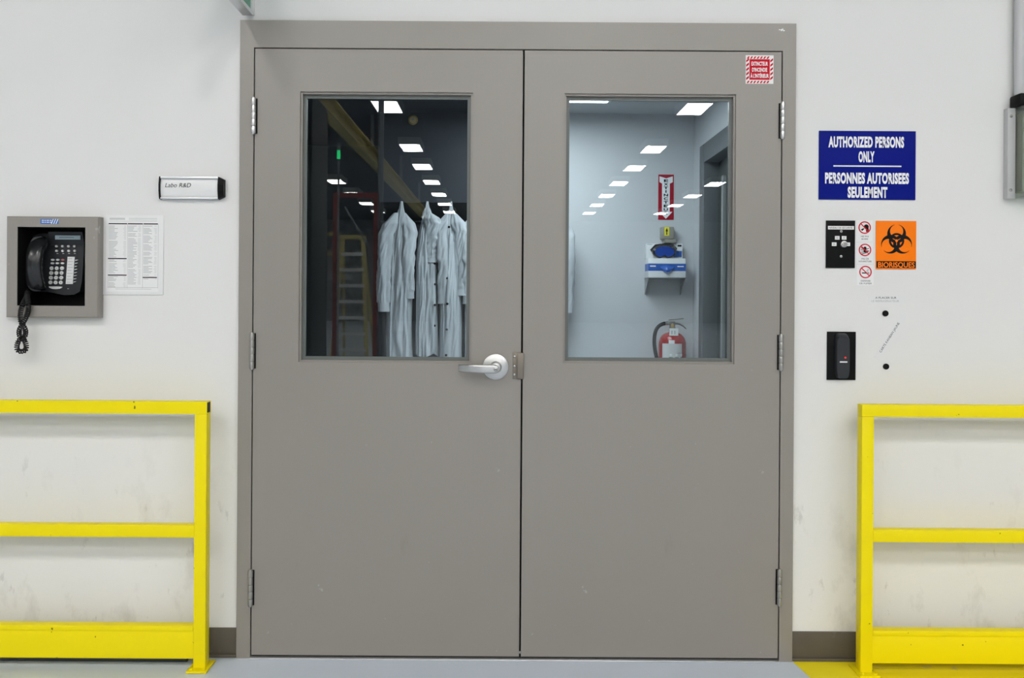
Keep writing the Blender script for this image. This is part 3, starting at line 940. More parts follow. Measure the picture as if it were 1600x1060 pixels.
def cap(x0, x1):
    pr = [(Y0, zc - hh * 1.03), (Y0 - 0.019, zc - hh * 1.0), (Y0 - 0.024, zc - hh * .3), (Y0 - 0.024, zc + hh * .3), (Y0 - 0.019, zc + hh * 1.0), (Y0, zc + hh * 1.03)]
    b = MB()
    tb = bmesh.new()
    A = [tb.verts.new((x0, y_, z_)) for y_, z_ in pr]
    B = [tb.verts.new((x1, y_, zc + (z_ - zc) * (0.74 if x1 > r[1] - 0.005 else 1))) for y_, z_ in pr]
    tb.faces.new(A)
    tb.faces.new(B[::-1])
    for i in range(6):
        tb.faces.new((A[i], B[i], B[(i + 1) % 6], A[(i + 1) % 6]))
    bmesh.ops.recalc_face_normals(tb, faces=tb.faces)
    b.merge(tb, 'black')
    b.build('end_cap', s, smooth=0, label='black plastic end cap')
cap(r[0], r[0] + 0.0045)
cap(r[1] - 0.0205, r[1])
tx = W(257.5, 289, Y0 - 0.02)
MB().text('Labo R&D', tx[0], tx[1], Y0 - 0.0178, 0.0155, 'ink', 0.090, shear=0.25, align='LEFT').build('lettering', s, smooth=0)

# laminated phone list
r = rect(161.5, 336.5, 255.5, 461, Y0 - 0.002)
s = thing('phone_list', ((r[0] + r[1]) / 2, Y0, r[2]), 'white laminated sheet of printed telephone numbers beside the phone box', 'notice')
MB().box(r[0], r[1], Y0 - 0.004, Y0, r[2], r[3], 'white', 0.001).build('holder', s)
sc = (r[1] - r[0]) / 94.0
MB().box(r[0] + 5.5 * sc, r[1] - 6.5 * sc, Y0 - 0.0047, Y0 - 0.0035, r[2] + 5 * sc, r[3] - 2.5 * sc, 'paper').build('sheet', s, smooth=0)
b = MB()
y = Y0 - 0.0049
def ink(x0, x1, zc_, h_, m_):
    b.box(r[0] + x0 * sc, r[0] + x1 * sc, y, y + 0.0004, r[3] - (zc_ + h_ / 2) * sc, r[3] - (zc_ - h_ / 2) * sc, m_)
for x0, x1 in ((8.5, 37.5), (38.5, 62), (63, 85.5)):
    ink(x0, x1, 13.5, 1.7, 'ink')
ink(8, 37, 68, 1.7, 'ink'); ink(8, 37, 93.8, 1.7, 'ink'); ink(62, 84.5, 97.2, 1.7, 'ink')
rn = random.Random(4)
for col, (x0, x1, segs) in enumerate(((8.5, 37, ((17, 66), (70.5, 92), (96, 112))), (38.5, 60, ((17, 82), (85, 108))), (62.5, 85, ((17, 95), (99.5, 100)) ))):
    for a_, e_ in segs:
        z = a_
        while z < e_:
            ink(x0 + 0.5, x0 + rn.uniform(8, 15), z, 0.75, 'greyink')
            ink(x1 - rn.uniform(4, 6), x1 - 1, z, 0.75, 'lightink')
            z += 2.05 if rn.random() < 0.9 else 3.6
ink(10, 34, 5.8, 3.2, 'lightink'); ink(40, 84, 5.0, 1.0, 'lightink'); ink(40, 84, 7.4, 0.8, 'lightink'); ink(10, 84, 9.6, 0.8, 'lightink')
for x in (7.6, 37.9, 61.8, 85.8):
    ink(x, x + 0.4, 64, 100, 'greyink')
ink(20, 76, 115.5, 0.9, 'lightink'); ink(8, 85.6, 113, 0.5, 'greyink')
b.build('printed_list', s, smooth=0)

# phone box let into the wall
r = rect(10, 338.5, 154.5, 496.5, -0.02)
yf = -0.022
s = thing('phone_box', ((r[0] + r[1]) / 2, Y0, r[2]), 'grey metal wall box holding a black telephone left of the doors', 'wall box')
o = PB
b = MB()
tb = bmesh.new()
levels = [((r[0], r[1], r[2], r[3]), Y0), ((r[0], r[1], r[2], r[3]), yf + 0.004), ((r[0] + 0.004, r[1] - 0.004, r[2] + 0.004, r[3] - 0.004), yf), ((o[0], o[1], o[2], o[3]), yf), ((o[0], o[1], o[2], o[3]), Y0 + 0.001)]
rows = []
for (x0, x1, z0, z1), y in levels:
    rows.append([tb.verts.new((x, y, z)) for x, z in ((x0, z0), (x1, z0), (x1, z1), (x0, z1))])
for a_, c_ in zip(rows, rows[1:]):
    for i in range(4):
        tb.faces.new((a_[i], a_[(i + 1) % 4], c_[(i + 1) % 4], c_[i]))
bmesh.ops.recalc_face_normals(tb, faces=tb.faces)
if sum(f.normal.y for f in tb.faces) > 0:
    bmesh.ops.reverse_faces(tb, faces=tb.faces)
b.merge(tb, 'taupe')
b.build('flange', s, smooth=0)
NB = 0.125
b = MB()
tb = bmesh.new()
rows = []
e = 0.0005
for y in (yf + 0.002, NB):
    rows.append([tb.verts.new((x, y, z)) for x, z in ((o[0] + e, o[2] + e), (o[1] - e, o[2] + e), (o[1] - e, o[3] - e), (o[0] + e, o[3] - e))])
for i in range(4):
    tb.faces.new((rows[0][i], rows[0][(i + 1) % 4], rows[1][(i + 1) % 4], rows[1][i]))
tb.faces.new(rows[1])
bmesh.ops.recalc_face_normals(tb, faces=tb.faces)
b.merge(tb, 'black')
b.build('inner_lining', s, smooth=0, label='black lining of the recess')
k0, k1, k2, k3 = rect(63.5, 342.5, 91.5, 350, yf)
b = MB().box(k0, k1, yf - 0.0008, yf, k2, k3, 'blue_sticker')
for i in range(2):
    z = k3 - (0.0045 + 0.0065 * i)
    x = k0 + 0.004
    for wd in (0.008, 0.005, 0.009, 0.006):
        b.box(x, x + wd, yf - 0.0011, yf - 0.0007, z - 0.0014, z + 0.0014, 'sign_white')
        x += wd + 0.002
for i in range(3):
    b.prism([(k1 - 0.026 + i * 0.008, k2), (k1 - 0.023 + i * 0.008, k2), (k1 - 0.016 + i * 0.008, k3), (k1 - 0.019 + i * 0.008, k3)], yf - 0.0011, yf - 0.0007, 'sign_white')
b.build('sticker', s, smooth=0, label='small blue sticker with white writing')

# telephone
PY = 0.075            # face of the telephone's body
def P(px, py, y=PY):
    x, z = W(px, py, y)
    return Vector((x, y, z))
ph = thing('telephone', P(90, 461, NB), 'black office telephone with a coiled cord inside the grey wall box', 'telephone')
def body_outline():
    return [(62, 365), (131.5, 365), (131, 395), (128, 440), (124.5, 456), (116, 460.5), (100, 461.5), (84, 458), (72, 456), (40, 456), (40, 372)]
b = MB()
b.prism([(P(a, c).x, P(a, c).z) for a, c in body_outline()], PY, NB - 0.001, 'phone')
b.build('body', ph)
sx0, sx1, sz0, sz1 = rect(77.5, 363, 130.5, 383, PY - 0.012)
b = MB()
tb = bmesh.new()
A = [tb.verts.new(p) for p in ((sx0, PY, sz0), (sx1, PY, sz0), (sx1, PY, sz1), (sx0, PY, sz1))]
B = [tb.verts.new(p) for p in ((sx0, PY - 0.006, sz0), (sx1, PY - 0.006, sz0), (sx1, PY - 0.022, sz1), (sx0, PY - 0.022, sz1))]
tb.faces.new(A); tb.faces.new(B[::-1])
for i in range(4):
    tb.faces.new((A[i], B[i], B[(i + 1) % 4], A[(i + 1) % 4]))
bmesh.ops.recalc_face_normals(tb, faces=tb.faces)
b.merge(tb, 'phone')
sc_ = b.build('display_housing', ph, smooth=0)
lx0, lx1, lz0, lz1 = rect(86, 368, 125.5, 374.5, PY - 0.021)
b = MB().box(lx0, lx1, PY - 0.0215, PY - 0.018, lz0, lz1, 'lcd', 0.0006)
for i in range(11):
    b.box(lx0 + 0.016 + i * 0.0048, lx0 + 0.019 + i * 0.0048, PY - 0.0219, PY - 0.0212, lz0 + 0.006, lz0 + 0.009, 'lcdtext')
b.build('screen', ph, smooth=0, label='pale blue grey display')
def key(px, py, rx, rz, m='key', ring=True, mark='black'):
    p = P(px, py, PY - 0.004)
    q = MB()
    n = 18
    q.prism([(p.x + rx * math.cos(2 * PI * i / n), p.z + rz * math.sin(2 * PI * i / n)) for i in range(n)], PY - 0.005, PY + 0.001, m)
    if mark:
        q.box(p.x - rx * .28, p.x + rx * .28, PY - 0.0055, PY - 0.0048, p.z - rz * .35, p.z - rz * .12, 'greyink')
        q.box(p.x - rx * .10, p.x + rx * .14, PY - 0.0055, PY - 0.0048, p.z - rz * .1, p.z + rz * .42, 'greyink')
    q.build('key', ph, smooth=0)
for j in range(2):
    for i in range(4):
        key(88 + 9.4 * i + 0.3 * j, 385 + 7.2 * j, 0.0044, 0.0040, 'key', mark=None)
for j in range(2):
    for i in range(3):
        key(82.2 + 7.9 * i - 0.5 * j, 406.2 + 5.4 * j, 0.0060, 0.0035, 'dull_red' if (i == 2 and j == 0) else 'key', mark=None)
for j in range(4):
    for i in range(3):
        key(80.6 + 8.1 * i - 0.6 * j, 419.4 + 7.4 * j, 0.0066, 0.0066)
q = MB()
p = P(87, 449.6, PY - 0.004)
q.prism([(p.x + dx * 0.0245, p.z + dz) for dx, dz in ((-1, 0.004), (1, 0.004), (0.9, -0.001), (0.5, -0.0045), (0, -0.0058), (-0.5, -0.0045), (-0.9, -0.001))], PY - 0.005, PY + 0.001, 'key')
q.build('volume_key', ph, smooth=0)
c4 = [P(106, 401.5), P(117, 401.5), P(114, 444), P(103, 444)]
q = MB().prism([(v.x, v.z) for v in c4], PY - 0.002, PY + 0.001, 'paper')
for i in range(9):
    f_ = (i + 0.6) / 9.2
    a_, e_ = c4[0].lerp(c4[3], f_), c4[1].lerp(c4[2], f_)
    q.box(a_.x + 0.003, e_.x - (0.004 if i % 2 else 0.008), PY - 0.0024, PY - 0.0018, a_.z - 0.0008, a_.z + 0.0008, 'greyink')
q.build('directory_card', ph, smooth=0)
for i in range(8):
    p = P(119.5 - 0.4 * i, 406.8 + 4.85 * i, PY - 0.003)
    q = MB().prism([(p.x - 0.0045, p.z - 0.002), (p.x + 0.004, p.z), (p.x + 0.005, p.z + 0.0022), (p.x - 0.0035, p.z + 0.0012)], PY - 0.004, PY + 0.001, 'key')
    q.build('line_key', ph, smooth=0)
q = MB()
for px, py in ((90, 396.4), (99, 396.4), (108, 396.4), (117, 396.4), (106.5, 451.5)):
    p = P(px, py)
    q.box(p.x - 0.003, p.x + 0.003, PY - 0.0006, PY + 0.0005, p.z - 0.0008, p.z + 0.0008, 'key')
q.build('lettering', ph, smooth=0)
# handset: a broad bowed bar with ear and mouth pieces
hp = [(63.5, 369.5, 0.050, .013), (62, 373, 0.045, .024), (59, 381, 0.033, .0285), (56, 391, 0.020, .0285), (54, 403, 0.011, .0275), (53.2, 416, 0.009, .027), (53.6, 428, 0.013, .0275), (55, 439, 0.021, .030), (56.5, 448, 0.031, .031), (57, 452.5, 0.038, .029), (57, 455, 0.046, .015)]
pts = [P(a, c, y) for a, c, y, w in hp]
def interp(arr, t):
    t *= len(arr) - 1
    i = min(int(t), len(arr) - 2)
    f = t - i
    p0, p1, p2, p3 = arr[max(i - 1, 0)], arr[i], arr[i + 1], arr[min(i + 2, len(arr) - 1)]
    return 0.5 * ((2 * p1) + (p2 - p0) * f + (2 * p0 - 5 * p1 + 4 * p2 - p3) * f * f + (3 * p1 - p0 - 3 * p2 + p3) * f ** 3)
def handset(u, v):
    a = 2 * PI * u
    p = interp(pts, v)
    w = interp([q[3] for q in hp], v)
    sq = lambda q, e: math.copysign(abs(q) ** e, q)
    return p + Vector((w * sq(math.cos(a), .7), 0.016 * (w / .03) * sq(math.sin(a), .7), 0))
MB().grid(handset, 32, 40, 'black_gloss', True, cap=True).build('handset', ph)
b = MB()
p = P(63, 378, PY - 0.01)
b.cyl(P(61, 381, PY + .0), P(61, 381, 0.036), 0.027, 'phone', seg=28, bev=0.002)
b.build('cradle', ph)
b = MB()
b.cyl(P(57, 444, PY + .0), P(57, 444, 0.026), 0.027, 'phone', seg=28, bev=0.002)
b.build('cradle', ph)
# coiled cord: two strands twisted about each other, closing in a loop
def strand(side, n):
    out = []
    for i in range(n + 1):
        py = 457 + (529 - 457) * i / n
        t = i / n
        ctr = 43.5 - 8.5 * min(1, max(0, (py - 457) / 46.0))
        if py < 503:
            ph_ = PI * (py - 503) / 46.0
            A = 5.2
        else:
            ph_ = PI * (py - 503) / 26.0
            A = 4.6
        yb = -0.040 if py > 476 else 0.045 + (-0.040 - 0.045) * ((py - 457) / 19.0) ** 0.8
        x, z = W(ctr + side * A * math.sin(ph_), py, yb)
        out.append(Vector((x, yb - side * 0.0085 * math.cos(ph_), z)))
    return out
def loop(side, n):
    out = []
    for i in range(1, n + 1):
        v = i / n
        py = 529 + 20.5 * math.sin(PI / 2 * v)
        x, z = W(34.0 - 0.6 * v + side * 6.3 * math.sin(PI * v) ** 0.8, py, -0.040)
        out.append(Vector((x, -0.040 + side * 0.0085 * (1 - v), z)))
    return out
ctrl = strand(-1, 40) + loop(1, 14)[:-1]
back = strand(1, 40) + loop(-1, 14)
ctrl = ctrl + back[::-1]
start = P(52, 452, 0.05)
# resample by length
ctrl = [P(47, 453, 0.048)] + ctrl + [P(52, 450, 0.06)]
d = [0]
for a_, c_ in zip(ctrl, ctrl[1:]):
    d.append(d[-1] + (c_ - a_).length)
tot = d[-1]
turns = tot / 0.0066
per = 12
N = int(turns * per)
coil = []
nrm = Vector((0, 1, 0))
j = 0
for i in range(N + 1):
    sdist = tot * i / N
    while j < len(d) - 2 and d[j + 1] < sdist:
        j += 1
    f = (sdist - d[j]) / max(1e-9, d[j + 1] - d[j])
    p = ctrl[j].lerp(ctrl[j + 1], f)
    tn = (ctrl[min(j + 2, len(ctrl) - 1)] - ctrl[max(j - 1, 0)]).normalized()
    nrm = (nrm - tn * nrm.dot(tn)).normalized()
    bi = tn.cross(nrm)
    a = 2 * PI * i / per
    coil.append(p + (nrm * math.cos(a) + bi * math.sin(a)) * 0.0068)
MB().tube(coil, 0.0023, 'rubber', seg=6).build('coiled_cord', ph, smooth=60)


# ------------------------------------------------------------------ yellow railings
def railing(side, xe, ztop, label, open_end):
    s = thing('guard_railing', (xe, -0.08, 0), label, 'railing', 'yellow guard railings beside the doors')
    TW = 0.041
    y0, y1 = -0.098, -0.098 + TW
    far = xe + side * 1.75
    lo, hi = min(xe, far), max(xe, far)
    posts = (xe, far - side * TW)
    for i, px in enumerate(posts):
        a, c = (px, px + side * TW)
        x0, x1 = min(a, c), max(a, c)
        p = MB().box(x0, x1, y0, y1, 0.006, ztop - TW if open_end else ztop - TW, 'yellow', 0.003)
        po = p.build('post', s)
        q = MB()
        m_ = (x0 + x1) / 2
        q.box(m_ - 0.034, m_ + 0.034, -0.128, -0.03, 0.0012, 0.008, 'yellow', 0.001)
        for sx in (-1, 1):
            q.cyl((m_ + sx * 0.022, -0.115, 0.008), (m_ + sx * 0.022, -0.115, 0.014), 0.006, 'yellow', seg=6)
        q.build('base_plate', po)
    # top rail: hollow square tube, open at its end over the post
    t = MB()
    if open_end:
        th = 0.003
        for a_, c_, z0, z1 in ((y0, y1, ztop - th, ztop), (y0, y1, ztop - TW, ztop - TW + th), (y0, y0 + th, ztop - TW + th, ztop - th), (y1 - th, y1, ztop - TW + th, ztop - th)):
            t.box(lo, hi, a_, c_, z0, z1, 'yellow')
        t.box(lo + 0.01, hi - 0.0015, y0 + th, y1 - th, ztop - TW + th, ztop - th, 'black')  # black filling stands in for the shade inside the open tube
    else:
        t.box(lo, hi, y0, y1, ztop - TW, ztop, 'yellow', 0.003)
    t.build('top_rail', s)
    i0, i1 = lo + TW, hi - TW
    MB().box(i0, i1, y0 + 0.002, y1 - 0.002, 0.444, 0.486, 'yellow', 0.003).build('middle_rail', s)
    t = MB().box(i0, i1, y0 + 0.004, y1 - 0.002, 0.036, 0.140, 'yellow', 0.002)
    t.box(i0, i1, y0 + 0.0, y1 - 0.002, 0.128, 0.148, 'yellow', 0.004)
    t.build('toe_plate', s)


railing(-1, -0.986, 0.902, 'yellow square tube guard railing left of the doors, below the phone', True)
railing(1, 1.215, 0.907, 'yellow square tube guard railing right of the doors, below the card reader', False)
tag(MB().cyl((-2.9, -0.030, 0.0145), (-1.07, -0.030, 0.0145), 0.0145, 'hall_dark', seg=16).build('floor_shade_strip'), 'dark strip added for the shade on the floor behind the left railing', 'pipe')  # dark round strip put in for the toe plate's shadow on the floor


# ------------------------------------------------------------------ the room behind the doors
# ceiling panel light
s = thing('ceiling_light', (0.30, 1.3, LCEIL), 'rectangular ceiling light cut by the top of the right-hand glass', 'light')
MB().panel([-0.12, -0.1, 0.60, 0.62], [0, 0.02, 1.18, 1.2], [(-0.1, 0.60, 0.02, 1.18)], -0.02, 0.02, 'white').bm.free()
b = MB()
for x0, x1, y0, y1 in ((-0.12, -0.10, 0.72, 1.97), (0.60, 0.62, 0.72, 1.97), (-0.10, 0.60, 0.72, 0.74), (-0.10, 0.60, 1.955, 1.97)):
    b.box(x0, x1, y0, y1, LCEIL - 0.03, LCEIL, 'white')
b.build('frame', s, smooth=0)
MB().box(-0.10, 0.60, 0.74, 1.955, LCEIL - 0.034, LCEIL - 0.006, 'lab_lamp').build('diffuser', s, smooth=0)

# coat rack: dark board and hooks
bx0, bz1 = W(594, 316, LABY - 0.02)
_, bz0 = W(594, 346, LABY - 0.02)
rack = thing('coat_rack', (-0.2, LABY, bz0), 'black wall board with hooks carrying the lab coats', 'coat rack')
MB().box(bx0, 0.40, LABY - 0.025, LABY, bz0, bz1, 'black', 0.002).build('board', rack)
COATS = [(628, 'grey-white lab coat hanging leftmost on the black board, snaps hidden', 0.0), (668, 'second lab coat from the left, dark snaps down its open front', 1.0),
         (705, 'third lab coat from the left, collar folded over, sleeve bunched at its right', 1.0), (748, 'lab coat cut off by the right edge of the left-hand glass', 0.0),
         (867, 'lab coat peeping in at the left edge of the right-hand glass', 0.0)]
HZ = W(630, 322, LABY - 0.06)[1]
for px, _, _ in COATS:
    x = W(px, 322, LABY - 0.06)[0]
    b = MB().tube([(x, LABY - 0.024, HZ - 0.02), (x, LABY - 0.05, HZ - 0.025), (x, LABY - 0.072, HZ - 0.015), (x, LABY - 0.078, HZ + 0.012)], 0.005, 'mid_grey', seg=8)
    b.build('hook', rack)


def coat(px, label, front, seed, wl, wr, Ln, arms):
    """A coat hung by its collar loop: folds run down from the hook, sleeves hang at its sides."""
    rn = random.Random(seed)
    x0 = W(px, 322, LABY - 0.1)[0]
    yc = LABY - 0.115
    top = HZ + 0.022
    s = thing('lab_coat', (x0, yc, top), label, 'lab coat', 'lab coats hanging on the black board')
    off_ = seed * 3.17
    def prof(t):
        pts_ = [(0, .10), (.03, .16), (.08, .34), (.15, .60), (.24, .84), (.36, .97), (.6, 1.0), (1, 1.06)]
        for (a, p), (c, q) in zip(pts_, pts_[1:]):
            if t <= c:
                f = (t - a) / (c - a)
                f = f * f * (3 - 2 * f) * 0.5 + f * 0.5
                return p + (q - p) * f
        return pts_[-1][1]
    def surf(u, t, off=0.0):
        a = 2 * PI * u
        ca, sa = math.cos(a), math.sin(a)
        p = prof(t)
        wx = (wr if ca > 0 else wl) * p
        dp = 0.070 * min(1, 0.22 + t / 0.25)
        n1 = noise.noise(Vector((ca * 1.7 + off_, sa * 1.7, t * 0.9)))
        n2 = 1 - 2 * abs(noise.noise(Vector((ca * 2.3 + 0.5 * t, sa * 2.3 + off_, t * 2.0 + 5))))
        n3 = noise.noise(Vector((ca * 4.2 + 9 + 1.2 * t, sa * 4.2 + off_, t * 3.6)))
        n4 = noise.noise(Vector((ca * 4 + off_, sa * 4 - 7, t * 13.0)))
        n5 = 1 - 2 * abs(noise.noise(Vector((ca * 2.5 + off_ + 3, sa * 2.5, t * 7.0 + 2 * ca))))
        amp = min(1.0, 0.25 + t / 0.16)
        k = 1 + amp * (0.38 * n1 + 0.30 * (n2 - 0.55) + 0.13 * n3 + 0.075 * n4 + 0.16 * (n5 - 0.5))
        x = x0 + (wx * (0.86 + 0.14 * k) + off) * ca + 0.016 * min(1, t / 0.3) * noise.noise(Vector((off_, 4, t * 2.4)))
        return Vector((x + 0.012 * n1 * amp, yc + (dp * k + off) * sa, top - Ln * t * (1 + 0.012 * math.sin(3 * a + off_))))
    MB().grid(lambda u, v: surf(u, v), 150, 90, 'coat', True).build('body', s, smooth=85)
    for sd, L2, out in arms:
        n = 60
        bend = rn.uniform(0.25, 0.6)
        wside = wr if sd > 0 else wl
        ofs = rn.uniform(0, 50)
        def axis(t):
            x = x0 + sd * (wside * (0.30 + 0.55 * min(1, t / 0.22)) + out * math.sin(PI * min(1, t * 0.62 + 0.04)))
            y = yc - 0.042 - 0.022 * math.sin(PI * min(1, t * 1.2)) - 0.012 * math.sin(5 * t + ofs)
            return Vector((x, y, top - 0.075 - L2 * t))
        def sl(u, v):
            a = 2 * PI * u
            c_, s_ = math.cos(a), math.sin(a)
            r_ = 0.037 * min(1.0, 0.25 + v / 0.16) * (1 - 0.12 * v)
            k = 1 + 0.30 * noise.noise(Vector((c_ * 1.3 + ofs, s_ * 1.3, v * 2.2))) + 0.26 * (1 - 2 * abs(noise.noise(Vector((c_ * 1.2 + ofs, s_ * 1.2 + 4, v * 9 + 1.5 * c_))))) + 0.10 * noise.noise(Vector((c_ * 3, s_ * 3 + ofs, v * 6)))
            if v > 0.9:
                k = 1.06 + 0.05 * noise.noise(Vector((c_ * 3, s_ * 3 + ofs, 1)))
            p = axis(v)
            return p + Vector((r_ * k * c_, 0.72 * r_ * k * s_, 0.010 * math.sin(a + ofs) * math.sin(PI * v)))
        MB().grid(sl, 48, n, 'coat', True).build('sleeve', s, smooth=85)
    # collar: two short flaps folded down below the hook
    for sd in (-1, 1):
        def fl(u, v):
            a = -PI / 2 + sd * (0.05 + 1.1 * u)
            p = surf((a / (2 * PI)) % 1.0, 0.045 + (0.055 + 0.03 * (1 - u)) * v, 0.004 + 0.006 * v)
            return p
        MB().grid(fl, 14, 8, 'coat').build('collar', s, smooth=85)
    # front edge and dark snaps
    ub = ((-PI / 2 + front) / (2 * PI)) % 1.0
    MB().grid(lambda u, v: surf(ub + (u - 0.5) * 0.06, 0.12 + 0.87 * v, 0.0045 + 0.002 * (1 - abs(2 * u - 1))), 6, 90, 'coat').build('placket', s, smooth=85)
    if front:
        for i in range(6):
            p = surf(ub, 0.14 + i * 0.135, 0.0075)
            MB().ball((p.x, p.y, p.z), 0.0075, 'black', (1, 0.5, 1), 12).build('snap_button', s)


SHAPES = [(0.0, 0.082, 0.072, 1.14, ((-1, 0.60, 0.030), (1, 0.52, -0.012))),
          (0.75, 0.062, 0.066, 0.94, ((1, 0.30, -0.020),)),
          (-0.25, 0.068, 0.066, 1.16, ((1, 0.50, 0.020), (-1, 0.55, -0.02))),
          (0.0, 0.064, 0.07, 1.12, ((-1, 0.55, 0.004),)),
          (0.0, 0.07, 0.075, 1.12, ((1, 0.6, 0.012),))]
for i, (px, lab, fr_) in enumerate(COATS):
    fr_, wl_, wr_, ln_, arms_ = SHAPES[i]
    coat(px, lab, fr_, 11 + i * 7, wl_, wr_, ln_, arms_)

# small round brass bell on the dark wall, over the coats
bx, bz = W(645, 187, LABY - 0.03)
s = thing('wall_bell', (bx, LABY, bz), 'small round brass bell on the dark wall high above the coats', 'bell')
MB().cyl((bx, LABY, bz), (bx, LABY - 0.02, bz), 0.016, 'mid_grey', seg=24).build('base', s)
b = MB()
b.cyl((bx, LABY - 0.02, bz), (bx, LABY - 0.034, bz), 0.033, 'brass', r1=0.022, seg=32, bev=0.002)
b.cyl((bx, LABY - 0.034, bz), (bx, LABY - 0.04, bz), 0.007, 'mid_grey', seg=16, bev=0.001)
b.build('gong', s)

# EXTINCTEUR arrow sign
YB = LABY
r = rect(1028.5, 273, 1052.5, 343.5, YB)
s = thing('arrow_sign', ((r[0] + r[1]) / 2, YB, r[2]), 'tall red sign with a white down arrow reading EXTINCTEUR', 'sign')
MB().box(r[0], r[1], YB - 0.003, YB, r[2], r[3], 'deep_red').build('plate', s, smooth=0)
w_ = r[1] - r[0]
h_ = r[3] - r[2]
f = lambda pts: [(r[0] + a * w_, r[2] + c * h_) for a, c in pts]
b = MB()
b.prism(f([(0.24, 0.17), (0.74, 0.17), (0.74, 0.80), (0.24, 0.80)]), YB - 0.0045, YB - 0.003, 'sign_white')
b.prism(f([(0.24, 0.80), (0.74, 0.80), (0.93, 0.83), (0.93, 0.96), (0.5, 0.915), (0.07, 0.96), (0.07, 0.83)]), YB - 0.0045, YB - 0.003, 'sign_white')
b.prism(f([(0.06, 0.175), (0.5, 0.02), (0.92, 0.175)]), YB - 0.0045, YB - 0.003, 'sign_white')
b.build('arrow', s, smooth=0)
b = MB()
for i, ch in enumerate('EXTINCTEUR'):
    b.text(ch, r[0] + 0.49 * w_, r[3] - (0.135 + 0.080 * i) * h_, YB - 0.005, 0.058 * h_, 'ink', (0.28 if ch != 'I' else 0.08) * w_, bold=0.04)
b.build('lettering', s, smooth=0)

# wall dispenser with a yellow arrow sticker
r = rect(1033, 354.5, 1053, 374, YB - 0.05)
s = thing('motion_sensor', ((r[0] + r[1]) / 2, YB, r[2]), 'small beige wall unit with a yellow arrow sticker under the red sign', 'sensor')
MB().box(r[0], r[1], YB - 0.06, YB, r[2], r[3], 'beige', 0.006).box(r[0] + 0.018, r[1] + 0.010, YB - 0.075, YB, r[2] - 0.025, r[2] - 0.002, 'beige', 0.004).build('housing', s)
k0, k1, k2, k3 = rect(1038.2, 355, 1045.5, 368.5, YB - 0.06)
b = MB().box(k0, k1, YB - 0.0608, YB - 0.06, k2, k3, 'yellow_print')
m_ = (k0 + k1) / 2
hh = k3 - k2
b.prism([(m_ - 0.003, k2 + .1 * hh), (m_ + 0.003, k2 + .1 * hh), (m_ + 0.003, k2 + .5 * hh), (m_ + 0.008, k2 + .5 * hh), (m_, k2 + .92 * hh), (m_ - 0.008, k2 + .5 * hh), (m_ - 0.003, k2 + .5 * hh)], YB - 0.0616, YB - 0.0607, 'ink')
b.build('sticker', s, smooth=0, label='yellow sticker with a black arrow')

# shelf bracket, cartons, goggles
r = rect(1012.5, 404, 1070.5, 433, YB - 0.12)
sx0, sx1, sz = r[0] - 0.004, r[1] + 0.006, r[2] - 0.004
s = thing('wall_shelf', ((sx0 + sx1) / 2, YB, sz), 'small grey wall shelf carrying glove cartons above the extinguisher', 'shelf')
MB().box(sx0, sx1, YB - 0.15, YB, sz - 0.004, sz, 'mid_grey', 0.001).build('board', s)
for x in (sx0 + 0.004, sx1 - 0.012):
    b = MB()
    tb = bmesh.new()
    A = [tb.verts.new((x, y_, z_)) for y_, z_ in ((YB, sz - 0.004), (YB - 0.145, sz - 0.004), (YB, sz - 0.105))]
    B = [tb.verts.new((x + 0.006, y_, z_)) for y_, z_ in ((YB, sz - 0.004), (YB - 0.145, sz - 0.004), (YB, sz - 0.105))]
    tb.faces.new(A); tb.faces.new(B[::-1])
    for i in range(3):
        tb.faces.new((A[i], B[i], B[(i + 1) % 3], A[(i + 1) % 3]))
    bmesh.ops.recalc_face_normals(tb, faces=tb.faces)
    b.merge(tb, 'mid_grey')
    b.build('bracket', s, smooth=0)
s = thing('glove_carton', ((r[0] + r[1]) / 2, YB - 0.07, sz), 'white and blue glove carton lying on the grey wall shelf', 'carton')
cz0, cz1 = sz + 0.001, r[3]
ch = cz1 - cz0
MB().box(r[0], r[1], YB - 0.135, YB - 0.012, cz0, cz1, 'carton', 0.001).build('box', s)
b = MB().box(r[0] - 0.0003, r[1] + 0.0003, YB - 0.1358, YB - 0.011, cz0 + ch * 0.34, cz0 + ch * 0.72, 'blue_box')
b.box(r[0] + 0.010, r[0] + 0.045, YB - 0.1364, YB - 0.1355, cz0 + ch * 0.55, cz0 + ch * 0.62, 'sign_white')
b.box(r[1] - 0.05, r[1] - 0.012, YB - 0.1364, YB - 0.1355, cz0 + ch * 0.55, cz0 + ch * 0.6, 'sign_white')
b.build('printed_band', s, smooth=0, label='blue printed band')
b = MB()
mx = (r[0] + r[1]) / 2
def glove(u, v):
    a = 2 * PI * u
    rr = 0.040 * (1 - v ** 2 * 0.8)
    return Vector((mx + rr * math.cos(a) * (1 + 0.2 * math.sin(3 * a)), YB - 0.136 - 0.018 * v, cz0 + ch * .5 + 0.014 * (1 - v * .6) * math.sin(a) + 0.008 * math.sin(5 * a) * v - 0.02 * v))
b.grid(glove, 28, 8, 'blue_box', True, cap=True)
b.build('protruding_glove', s, label='blue glove tip pulled from the slot')
q0, q1, q2, q3 = rect(1009, 381, 1066, 405, YB - 0.05)
s = thing('tissue_carton', ((q0 + q1) / 2, YB - 0.03, cz1), 'white upright carton standing behind the blue goggles on the shelf', 'carton')
MB().box(q0, q1, YB - 0.055, YB - 0.005, cz1 + 0.001, q3, 'carton', 0.002).build('box', s)
b = MB().box(q0 + 0.008, q0 + 0.04, YB - 0.0556, YB - 0.055, q3 - 0.008, q3 - 0.004, 'greyink').box(q1 - 0.03, q1 - 0.006, YB - 0.0556, YB - 0.055, q3 - 0.018, q3 - 0.007, 'ink')
